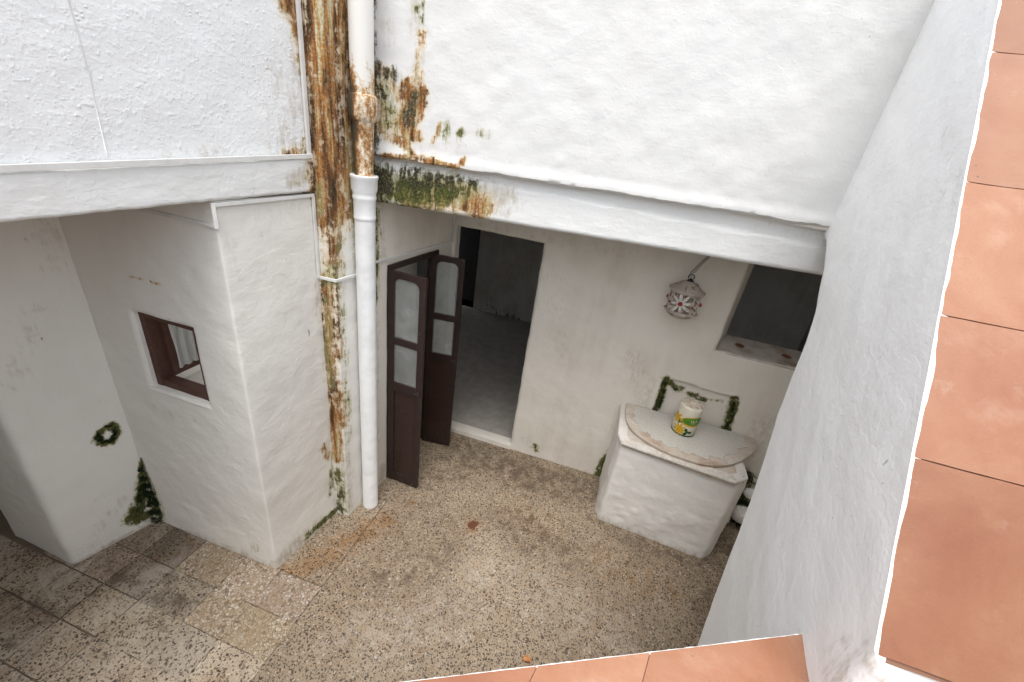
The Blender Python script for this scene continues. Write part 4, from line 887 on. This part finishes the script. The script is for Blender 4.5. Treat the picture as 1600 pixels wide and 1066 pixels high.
leaf(-1.590, 3.292, math.radians(7), 0.305, 0.012, 2.085, True, [(2.035, 2.085), (1.475, 1.535), (1.035, 1.115), (0.012, 0.10)], 'door leaf nearer the dark doorway')

# ---------------------------------------------------------------- LITTLE WINDOW
win = empty('wooden_window', (-2.42, 1.62, 1.36), 'small brown wooden window in the pier wall, its sash swung inwards', 'window')
yw = 1.625; x0, x1, z0_, z1_ = w0 - 0.005, w1 + 0.005, 1.362, 1.895
bm = bmesh.new()
for xx in (x0 + 0.024, x1 - 0.024): box(bm, (xx, yw, (z0_ + z1_) / 2), (0.048, 0.075, z1_ - z0_), None, 0.003)
for zz in (z0_ + 0.026, z1_ - 0.020): box(bm, ((x0 + x1) / 2, yw + 0.001, zz), (x1 - x0 - 0.094, 0.070, 0.050), None, 0.003)
obj('window_frame', bm, M['winbrown'], win)
sa = math.radians(90); sdv = Vector((math.cos(sa), math.sin(sa), 0)); snv = Vector((sdv.y, -sdv.x, 0)); so = Vector((x0 + 0.062, yw + 0.03, 0)); wl = 0.36
bm = bmesh.new(); Pz = lambda t, z: so + sdv * t + Vector((0, 0, z))
bar(bm, Pz(0.022, z0_ + 0.055), Pz(0.022, z1_ - 0.045), 0.044, 0.030, snv, 0.002); bar(bm, Pz(wl - 0.022, z0_ + 0.055), Pz(wl - 0.022, z1_ - 0.045), 0.044, 0.030, snv, 0.002)
for zz in (z0_ + 0.078, z1_ - 0.067): bar(bm, Pz(0.044, zz), Pz(wl - 0.044, zz), 0.046, 0.028, snv, 0.002)
sash = obj('sash', bm, M['winbrown'], win)
bm = bmesh.new(); box(bm, Pz(wl / 2, (z0_ + z1_) / 2), (wl - 0.08, 0.004, z1_ - z0_ - 0.18), Matrix.Rotation(sa, 3, 'Z')); o = obj('pane', bm, M['glass_clear']); o.parent = sash; o.matrix_parent_inverse = Matrix.Identity(4)
# curtain hung on the sash
bm = bmesh.new(); nx, nz = 60, 14; gv = {}
for i in range(nx + 1):
    for j in range(nz + 1):
        t = i / nx; z = z0_ + 0.10 + (z1_ - z0_ - 0.17) * j / nz
        p = so + sdv * (0.03 + t * (wl - 0.06)) + snv * (0.024 + 0.010 * math.sin(t * 34 + 0.8 * math.sin(j * 0.4)) + 0.004 * math.sin(t * 71)) + Vector((0, 0, z))
        gv[i, j] = bm.verts.new(p)
for i in range(nx):
    for j in range(nz): bm.faces.new((gv[i, j], gv[i + 1, j], gv[i + 1, j + 1], gv[i, j + 1]))
cu = obj('curtain', bm, M['curtain'], None, True); setp(cu, 'white gathered curtain hanging on the inward-opened sash of the little window', 'curtain')
# plaster sill under the window
sb_ = wall('window_sill', [(x0 - 0.03, 1.545), (x1 + 0.01, 1.548)], 1.335, 1.366, M['pier'], parent=None, depth=0.08, res=0.012, amp=0.003, edge=0.008, rounds=('bottom', 'top', 'start', 'end'), seed=83, offset=lambda s, z, P: np.full(len(s), 0.003))
sb_.parent = win; sb_.matrix_parent_inverse = Matrix.Translation(-Vector(win.location))

# ---------------------------------------------------------------- BASIN BLOCK
basin = empty('stone_basin', (0.86, 3.3, 0), 'white plastered wash stand with a bow-fronted stone top against the back wall', 'wash stand')
st = [(A_, [(0.36, 3.02, 0.0), (1.35, 2.98, 0.0)], 0.05, 0.6), (B_, [at_z(1098, 830, 0.25)], 0.005, 0.8), (A_, [(1.40, 3.05, 0.5), (1.40, 3.1, 0.1)], 0.05, 0.5), (G_, [(1.42, 3.5, 0.5), (1.42, 3.5, 0.1)], 0.12, 0.8)]
def lumpy(s, z, P): return (0.012 * np.maximum(fbm(P, 6, 91), 0) + 0.007 * np.maximum(fbm(P, 17, 95), 0)) * sm((0.75 - z) / 0.3) - 0.012 * sm((z - 0.8) / 0.1)
wall('block', [(0.345, 3.585), (0.350, 3.12), (0.385, 3.015), (1.315, 2.950), (1.405, 3.035), (1.415, 3.585)], 0.0, 0.905, M['basin'], parent=basin, stains=st, depth=0.06, res=0.016, amp=0.007, radius=0.028, edge=0.02, offset=lumpy, seed=91, jitter=0.004)
wall('top_course', [(0.330, 3.585), (0.335, 3.10), (0.372, 2.990), (1.270, 2.905), (1.372, 2.990), (1.385, 3.585)], 0.908, 0.937, M['basin2'], parent=basin, depth=0.08, res=0.012, amp=0.004, radius=0.015, edge=0.007, rounds=('top', 'bottom'), seed=93, jitter=0.004, stains=[(A_, [(0.36, 2.99, 0.93), (1.27, 2.905, 0.93)], 0.03, 0.55), (B_, [(0.5, 2.98, 0.905), (0.9, 2.94, 0.905)], 0.006, 0.6)])
slab('top_bed', [(0.345, 3.575, 0.934), (0.348, 3.12, 0.934), (0.39, 3.01, 0.934), (1.262, 2.922, 0.934), (1.36, 3.0, 0.934), (1.375, 3.575, 0.934)], M['slab'], basin, 0.05)
arc = [at_z(x, y, 0.962) for x, y in ((977, 644), (977, 655), (984, 670), (1002, 685), (1022, 698), (1045, 709), (1072, 719), (1100, 727), (1128, 729), (1150, 725), (1168, 716), (1183, 702))]
arc = [(float(p[0]), float(p[1])) for p in arc]
def smooth_arc(a, it=2):
    for _ in range(it):
        b = [a[0]]
        for p, q in zip(a, a[1:]): b += [(0.75 * p[0] + 0.25 * q[0], 0.75 * p[1] + 0.25 * q[1]), (0.25 * p[0] + 0.75 * q[0], 0.25 * p[1] + 0.75 * q[1])]
        b.append(a[-1]); a = b
    return a
arc = smooth_arc(arc)
outl = [(p[0], p[1]) for p in arc] + [(arc[-1][0] + 0.0, 3.575), (arc[0][0] - 0.0, 3.575)]
bm = bmesh.new(); tv = [bm.verts.new((x, y, 0.968 + 0.002 * math.sin(x * 23))) for x, y in outl]; lv = [bm.verts.new((x + (0.885 - x) * 0.02, y + 0.008, 0.936)) for x, y in outl]
bm.faces.new(tv); bm.faces.new(list(reversed(lv)))
for i in range(len(outl)): bm.faces.new((tv[i], lv[i], lv[(i + 1) % len(outl)], tv[(i + 1) % len(outl)]))
bmesh.ops.recalc_face_normals(bm, faces=bm.faces)
o = obj('bowed_top', bm, M['slab'], basin); b_ = o.modifiers.new('bevel', 'BEVEL'); b_.width = 0.006; b_.segments = 3; b_.limit_method = 'ANGLE'
cx, cy = 0.905, 3.50
inn = [(cx + (x - cx) * (0.86 + 0.03 * math.sin(i * 1.3) + 0.02 * math.sin(i * 3.1)), cy + (y - cy) * (0.84 + 0.04 * math.sin(i * 1.3) + 0.025 * math.sin(i * 2.7))) for i, (x, y) in enumerate(arc)] + [(arc[-1][0] - 0.10, 3.57), (arc[0][0] + 0.09, 3.57)]
bm = bmesh.new(); tv = [bm.verts.new((x + random.uniform(-1, 1) * 0.003, y + random.uniform(-1, 1) * 0.003, 0.9745)) for x, y in inn]; lv = [bm.verts.new((x, y, 0.960)) for x, y in inn]
bm.faces.new(tv); bm.faces.new(list(reversed(lv)))
for i in range(len(inn)): bm.faces.new((tv[i], lv[i], lv[(i + 1) % len(inn)], tv[(i + 1) % len(inn)]))
bmesh.ops.recalc_face_normals(bm, faces=bm.faces)
obj('rough_render_patch', bm, M['slabtop'], basin)

# whitewashed rubble at the foot of the wall right of the basin
for k, (x, y, z, sx, sy, sz) in enumerate([(1.69, 3.50, 0.42, 0.075, 0.05, 0.055), (1.70, 3.47, 0.18, 0.105, 0.075, 0.10), (1.56, 3.50, 0.05, 0.07, 0.06, 0.06)]):
    bm = bmesh.new(); bmesh.ops.create_icosphere(bm, subdivisions=3, radius=1.0)
    V = np.array([v.co[:] for v in bm.verts]); dsp = fbm(V + k * 5, 1.3, 7)
    for v, q in zip(bm.verts, dsp): v.co = Vector((x + v.co.x * sx * (1 + 0.22 * q), y + v.co.y * sy * (1 + 0.22 * q), z + v.co.z * sz * (1 + 0.22 * q)))
    o = obj('whitewashed_stone', bm, M['basin'], None, True)
    setp(o, ['small whitewashed stone highest in the mossy gap right of the wash stand', 'largest whitewashed stone in the mossy gap right of the wash stand', 'lowest mossy stone on the floor right of the wash stand'][k], 'stone', 'whitewashed stones beside the wash stand')

# ---------------------------------------------------------------- PAPER ROLL
rc = np.array([0.882, 3.365, 0.975]); roll = empty('wrapped_roll', tuple(rc), 'white wrapped roll printed with yellow flowers and a green band, standing on the wash stand', 'roll')
RR, HH = 0.099, 0.290
bm = bmesh.new(); lathe(bm, [(RR - 0.006, 0.0), (RR, 0.006), (RR + 0.001, 0.10), (RR - 0.001, 0.2), (RR, HH - 0.022), (RR - 0.006, HH - 0.006), (RR - 0.02, HH)], rc, 48); obj('wrapper', bm, M['wrap'], roll, True, 50)
bm = bmesh.new(); lathe(bm, [(RR - 0.012, HH - 0.01), (RR - 0.014, HH + 0.002), (RR - 0.03, HH + 0.006), (0.03, HH + 0.003), (0.022, HH - 0.002), (0.020, HH - 0.02)], rc, 40); obj('roll_end', bm, M['rollend'], roll, True, 60)
bm = bmesh.new(); lathe(bm, [(0.019, HH - 0.018), (0.019, HH - 0.0005)], rc, 20); obj('core_hole', bm, M['dark'], roll)
def decal(name, shape, mat, lift):
    """polygon in (angle around the roll in rad, height) wrapped on the roll, fan of thin solid faces"""
    bm = bmesh.new(); c = (sum(p[0] for p in shape) / len(shape), sum(p[1] for p in shape) / len(shape))
    rings = []
    for f in (1.0, 0.75, 0.5, 0.25, 0.02):
        rings.append([bm.verts.new((rc[0] + (RR + lift) * math.cos(c[0] + (p[0] - c[0]) * f), rc[1] + (RR + lift) * math.sin(c[0] + (p[0] - c[0]) * f), rc[2] + c[1] + (p[1] - c[1]) * f)) for p in shape])
    n = len(shape)
    for a, b in zip(rings, rings[1:]):
        for i in range(n): bm.faces.new((a[i], a[(i + 1) % n], b[(i + 1) % n], b[i]))
    bmesh.ops.recalc_face_normals(bm, faces=bm.faces)
    o = obj(name, bm, M[mat], roll); return o
fa = math.atan2(0 - rc[1], 0 - rc[0])       # the side towards the terrace
def ell(ca, cz, ra, rz, tilt=0.0, n=24): return [(ca + ra * math.cos(2 * PI * i / n) * math.cos(tilt) - rz / RR * math.sin(2 * PI * i / n) * math.sin(tilt), cz + rz * math.sin(2 * PI * i / n) * math.cos(tilt) + ra * RR * math.cos(2 * PI * i / n) * math.sin(tilt)) for i in range(n)]
def flower(ca, cz, r, n=8, d=0.35): return [(ca + r * (1 + d * math.cos(n * 2 * PI * i / 48)) * math.cos(2 * PI * i / 48) / RR, cz + r * (1 + d * math.cos(n * 2 * PI * i / 48)) * math.sin(2 * PI * i / 48)) for i in range(48)]
decal('green_band', ell(fa + 0.62, 0.160, 1.05, 0.050, 0.10), 'pyellow', 0.0022)
decal('green_band', ell(fa + 0.66, 0.166, 0.95, 0.038, 0.10), 'pgreen', 0.0034)
decal('yellow_flower', flower(fa - 0.85, 0.152, 0.044, 7), 'pyellow', 0.0022)
decal('yellow_flower', flower(fa - 0.30, 0.062, 0.046, 9), 'pyellow', 0.0022)
decal('yellow_flower', flower(fa + 2.6, 0.1, 0.036, 9), 'pyellow', 0.0022)
decal('leaf_print', flower(fa + 0.38, 0.054, 0.025, 3, 0.6), 'pdgreen', 0.0026)
decal('leaf_print', flower(fa - 0.45, 0.132, 0.014, 3, 0.6), 'pdgreen', 0.0032)
for k in range(4): decal('lettering', ell(fa + 0.42 + k * 0.15, 0.170 + 0.004 * (k % 2), 0.045, 0.007 + 0.003 * (k % 2), 0.5), 'wrap', 0.0046)
decal('lettering', ell(fa + 0.60, 0.152, 0.18, 0.003, 0.05), 'wrap', 0.0046)
bm = bmesh.new(); lathe(bm, [(RR + 0.0012, 0.006), (RR + 0.0022, 0.008), (RR + 0.0022, 0.014), (RR + 0.0012, 0.016)], rc, 40); obj('bottom_stripe', bm, M['pdgreen'], roll, True)

# ---------------------------------------------------------------- LANTERN ON ITS HOOK
lc = np.array([0.545, 3.40, 1.985])
hook = bmesh.new(); hp = []
for p in ((0.66, 3.575, 2.50), (0.655, 3.52, 2.515), (0.64, 3.47, 2.50), (0.60, 3.43, 2.455), (0.565, 3.405, 2.40), (0.548, 3.40, 2.365), (0.532, 3.40, 2.345), (0.525, 3.40, 2.33), (0.533, 3.40, 2.317), (0.548, 3.40, 2.315)): hp.append(Vector(p))
tube(hook, hp, [0.009, 0.009, 0.010, 0.011, 0.013, 0.016, 0.011, 0.008, 0.007, 0.006], 8)
ho = obj('wall_hook', hook, M['whiteiron'], None, True); setp(ho, 'curved white iron hook on the back wall, carrying the lantern', 'hook')
lan = empty('lantern', tuple(lc), 'aged white openwork ceramic lantern with red flower centres, hanging on the back wall', 'lantern')
bm = bmesh.new(); tube(bm, [(lc[0] + 0.022 * math.cos(a), lc[1] + 0.004, lc[2] + 0.33 + 0.022 * math.sin(a)) for a in [2 * PI * k / 16 for k in range(16)]], 0.004, 6, True); obj('hanging_ring', bm, M['iron'], lan, True)
bm = bmesh.new(); lathe(bm, [(0.030, 0.300), (0.020, 0.306), (0.008, 0.318), (0.003, 0.322)], lc, 16); obj('finial', bm, M['iron'], lan, True)
def pierced(prof, seg, skip, th=0.006):
    bm = bmesh.new(); rings = []
    for (r, z) in prof: rings.append([bm.verts.new((lc[0] + r * math.cos(2 * PI * i / seg), lc[1] + r * math.sin(2 * PI * i / seg), lc[2] + z)) for i in range(seg)])
    for j in range(len(prof) - 1):
        for i in range(seg):
            if skip(i, j): continue
            bm.faces.new((rings[j][i], rings[j][(i + 1) % seg], rings[j + 1][(i + 1) % seg], rings[j + 1][i]))
    bmesh.ops.remove_doubles(bm, verts=bm.verts, dist=1e-5)
    bmesh.ops.delete(bm, geom=[v for v in bm.verts if not v.link_faces], context='VERTS')
    bmesh.ops.solidify(bm, geom=bm.faces[:], thickness=th); bmesh.ops.recalc_face_normals(bm, faces=bm.faces); return bm
cap = pierced([(0.130, 0.228), (0.112, 0.243), (0.094, 0.256), (0.076, 0.269), (0.058, 0.281), (0.040, 0.292), (0.018, 0.302), (0.004, 0.305)], 84,
              lambda i, j: (j in (2, 3) and i % 21 in (3, 4, 5)) or (j == 1 and i % 21 in (9, 17)) or (j == 3 and i % 21 == 12) or (j == 2 and i % 21 == 16))
obj('pierced_dome', cap, M['lantern'], lan, True, 45)
bm = bmesh.new()
for (r, z, t) in ((0.131, 0.226, 0.006), (0.121, 0.213, 0.004), (0.066, 0.279, 0.004)): tube(bm, [(lc[0] + r * math.cos(2 * PI * k / 40), lc[1] + r * math.sin(2 * PI * k / 40), lc[2] + z) for k in range(40)], t, 8, True)
obj('dome_rim', bm, M['lantern'], lan, True)
RB = 0.118
bm = bmesh.new()
for (r, z, t) in ((0.126, 0.052, 0.006), (0.119, 0.062, 0.004)): tube(bm, [(lc[0] + r * math.cos(2 * PI * k / 40), lc[1] + r * math.sin(2 * PI * k / 40), lc[2] + z) for k in range(40)], t, 8, True)
obj('base_rim', bm, M['lantern'], lan, True)
bowl = pierced([(0.120, 0.050), (0.100, 0.030), (0.078, 0.014), (0.056, 0.004), (0.036, -0.001), (0.020, -0.002)], 56, lambda i, j: (j == 1 and i % 8 in (2, 3, 4)) or (j == 0 and i % 14 in (3, 4, 5, 6, 7, 8)) or (j == 3 and i % 14 in (3, 4, 5)))
obj('pierced_bowl', bowl, M['lantern'], lan, True, 45)
fa2 = math.atan2(-lc[1], -lc[0]) - 0.12
NF = 4
for f_ in range(NF):
    ca = fa2 + f_ * 2 * PI / NF; cz = 0.138
    bm = bmesh.new()
    for p_ in range(8):
        a = 2 * PI * p_ / 8 + 0.2; L0, L1 = 0.014, (0.080 if p_ % 2 == 0 else 0.088)
        c_, s__ = math.cos(a), math.sin(a)
        L1 = min(L1, 0.082 / max(abs(s__), 0.01), 0.092 / max(abs(c_), 0.01))
        for sgn in (-1, 1):                     # each petal is an outlined loop: two raised edges
            pts = []
            for k in range(9):
                t = k / 8; rr = L0 + (L1 - L0) * t; wdt = sgn * 0.0085 * math.sin(PI * min(t * 0.9 + 0.06, 1)); xx = rr * c_ - wdt * s__; zz = rr * s__ + wdt * c_
                pts.append((lc[0] + RB * math.cos(ca + xx / RB), lc[1] + RB * math.sin(ca + xx / RB), lc[2] + cz + zz))
            tube(bm, pts, 0.0038, 6)
        pts = []
        for k in range(5):
            rr = L0 + (L1 - L0) * k / 4; xx = rr * c_; zz = rr * s__; pts.append((lc[0] + (RB - 0.002) * math.cos(ca + xx / RB), lc[1] + (RB - 0.002) * math.sin(ca + xx / RB), lc[2] + cz + zz))
        tube(bm, pts, [0.004, 0.006, 0.007, 0.006, 0.004], 6)
    obj('petal_flower', bm, M['lantern_w'], lan, True)
    bm = bmesh.new(); bmesh.ops.create_icosphere(bm, subdivisions=2, radius=0.017, matrix=Matrix.Translation((lc[0] + (RB + 0.003) * math.cos(ca), lc[1] + (RB + 0.003) * math.sin(ca), lc[2] + cz))); obj('flower_centre', bm, M['red'], lan, True)
    ca2 = ca + PI / NF; bm = bmesh.new()
    tube(bm, [(lc[0] + RB * math.cos(ca2), lc[1] + RB * math.sin(ca2), lc[2] + z) for z in (0.055, 0.10, 0.138, 0.18, 0.222)], [0.006, 0.005, 0.009, 0.005, 0.006], 6); obj('upright', bm, M['lantern'], lan, True)
    bm = bmesh.new(); bmesh.ops.create_icosphere(bm, subdivisions=2, radius=0.010, matrix=Matrix.Translation((lc[0] + (RB + 0.005) * math.cos(ca2), lc[1] + (RB + 0.005) * math.sin(ca2), lc[2] + 0.125))); obj('stud', bm, M['red'], lan, True)

# ---------------------------------------------------------------- MOSS CUSHIONS (real tufts over the green marks)
def moss(name, label, lines, nrm, n, seed, size=0.007, spread=1.0):
    n = int(n * 2.2); size = size * 0.62
    rr = random.Random(seed); V = []; F = []
    nv = Vector(nrm).normalized(); tx = Vector((0, 0, 1)).cross(nv); tx = tx.normalized() if tx.length > 0.1 else Vector((1, 0, 0)); ty = nv.cross(tx)
    tot = [max((Vector(b) - Vector(a)).length, 0.01) * (ra + rb) for (a, b, ra, rb) in lines]
    for _ in range(n):
        a, b, ra, rb = rr.choices(lines, tot)[0]; t = rr.random(); rad = (ra * (1 - t) + rb * t) * spread
        ang = rr.uniform(0, 2 * PI); q = rad * math.sqrt(rr.random()) * rr.uniform(0.5, 1.0)
        p = Vector(a).lerp(Vector(b), t) + (tx * math.cos(ang) + ty * math.sin(ang)) * q
        if p.z < 0.002: p.z = 0.002
        if fbm(np.array([[p.x, p.y, p.z]]), 26, seed, 2)[0] < -0.12: continue
        s_ = size * rr.uniform(0.4, 1.2); p = p + nv * rr.uniform(0.0, 0.006)
        for k in range(3):
            d1 = Vector((rr.gauss(0, 1), rr.gauss(0, 1), rr.gauss(0, 1))).normalized(); d2 = (nv * 0.8 + Vector((rr.gauss(0, 1), rr.gauss(0, 1), rr.gauss(0, 1))) * 0.6).normalized()
            i0 = len(V); V += [p - d1 * s_ * 0.5, p + d1 * s_ * 0.5, p + d2 * s_]; F.append([i0, i0 + 1, i0 + 2])
    o = pyobj(name, [tuple(v) for v in V], F, M['moss'], None, False); return setp(o, label, 'moss', None, 'stuff')
def chain(pts, r0, r1):
    out = []; n = len(pts) - 1
    for i in range(n): out.append((tuple(pts[i]), tuple(pts[i + 1]), r0 + (r1 - r0) * i / n, r0 + (r1 - r0) * (i + 1) / n))
    return out
moss('moss_patch', 'moss ring round a bare spot on the column face', chain(CW((162, 668), (153, 680), (160, 691), (172, 689), (182, 677), (176, 667), (162, 668)), 0.026, 0.022), (nc_[0], nc_[1], 0) if nc_[0] > 0 else (-nc_[0], -nc_[1], 0), 900, 3, 0.008)
moss('moss_patch', 'dark triangular moss clump in the corner between column and window wall', chain(CW((224, 716), (222, 750), (214, 800)), 0.006, 0.06) + chain(WW((214, 716), (222, 760), (240, 795)), 0.006, 0.07) + [((-2.975, 1.52, 0.02), (-2.985, 1.53, 0.55), 0.09, 0.02)] * 2, (0.5, -0.8, 0.1), 5200, 5, 0.010)
moss('moss_patch', 'green moss edging the recess left of the wrapped roll', chain(BW((1041, 596), (1034, 625), (1022, 652)), 0.030, 0.014) + chain(BW((1046, 604), (1066, 613)), 0.026, 0.010), (0, -1, 0.2), 1600, 7, 0.008)
moss('moss_patch', 'green moss edging the recess right of the wrapped roll', chain(BW((1147, 628), (1141, 655), (1130, 686)), 0.016, 0.034) + chain(BW((1078, 620), (1102, 627)), 0.012, 0.012), (0, -1, 0.2), 1500, 9, 0.008)
moss('moss_patch', 'dark moss on the wall left of the wash stand', chain(BW((956, 702), (945, 740)), 0.02, 0.05), (0, -1, 0.2), 900, 11, 0.009)
moss('moss_patch', 'moss among the whitewashed stones right of the wash stand', [((1.56, 3.53, 0.62), (1.68, 3.50, 0.55), 0.05, 0.06), ((1.60, 3.5, 0.30), (1.74, 3.48, 0.30), 0.035, 0.035), ((1.55, 3.50, 0.06), (1.72, 3.45, 0.05), 0.05, 0.05)], (0, -1, 0.3), 2200, 13, 0.010)
moss('moss_patch', 'yellow green moss line at the foot of the lit pier face', chain(UL((475, 840), (500, 815), (522, 798)), 0.012, 0.018), (0.95, -0.1, 0.2), 260, 15, 0.006)

# ---------------------------------------------------------------- SMALL THINGS
lp = at_z(822, 1034, 0.0); bm = bmesh.new(); n = 7; gv = {}
for i in range(n + 1):
    for j in range(-2, 3):
        t = i / n; wv_ = 0.022 * math.sin(PI * min(1, t * 0.95 + 0.03)); gv[i, j] = bm.verts.new((lp[0] - 0.03 + 0.065 * t, lp[1] + wv_ * j / 2 + 0.01 * math.sin(t * 3), 0.004 + 0.010 * (j / 2) ** 2 + 0.010 * math.sin(t * PI)))
for i in range(n):
    for j in range(-2, 2): bm.faces.new((gv[i, j], gv[i + 1, j], gv[i + 1, j + 1], gv[i, j + 1]))
o = obj('dry_leaf', bm, M['leaf'], None, True); setp(o, 'curled orange dry leaf on the terrazzo beyond the near coping', 'leaf')
bpy.context.view_layer.update()
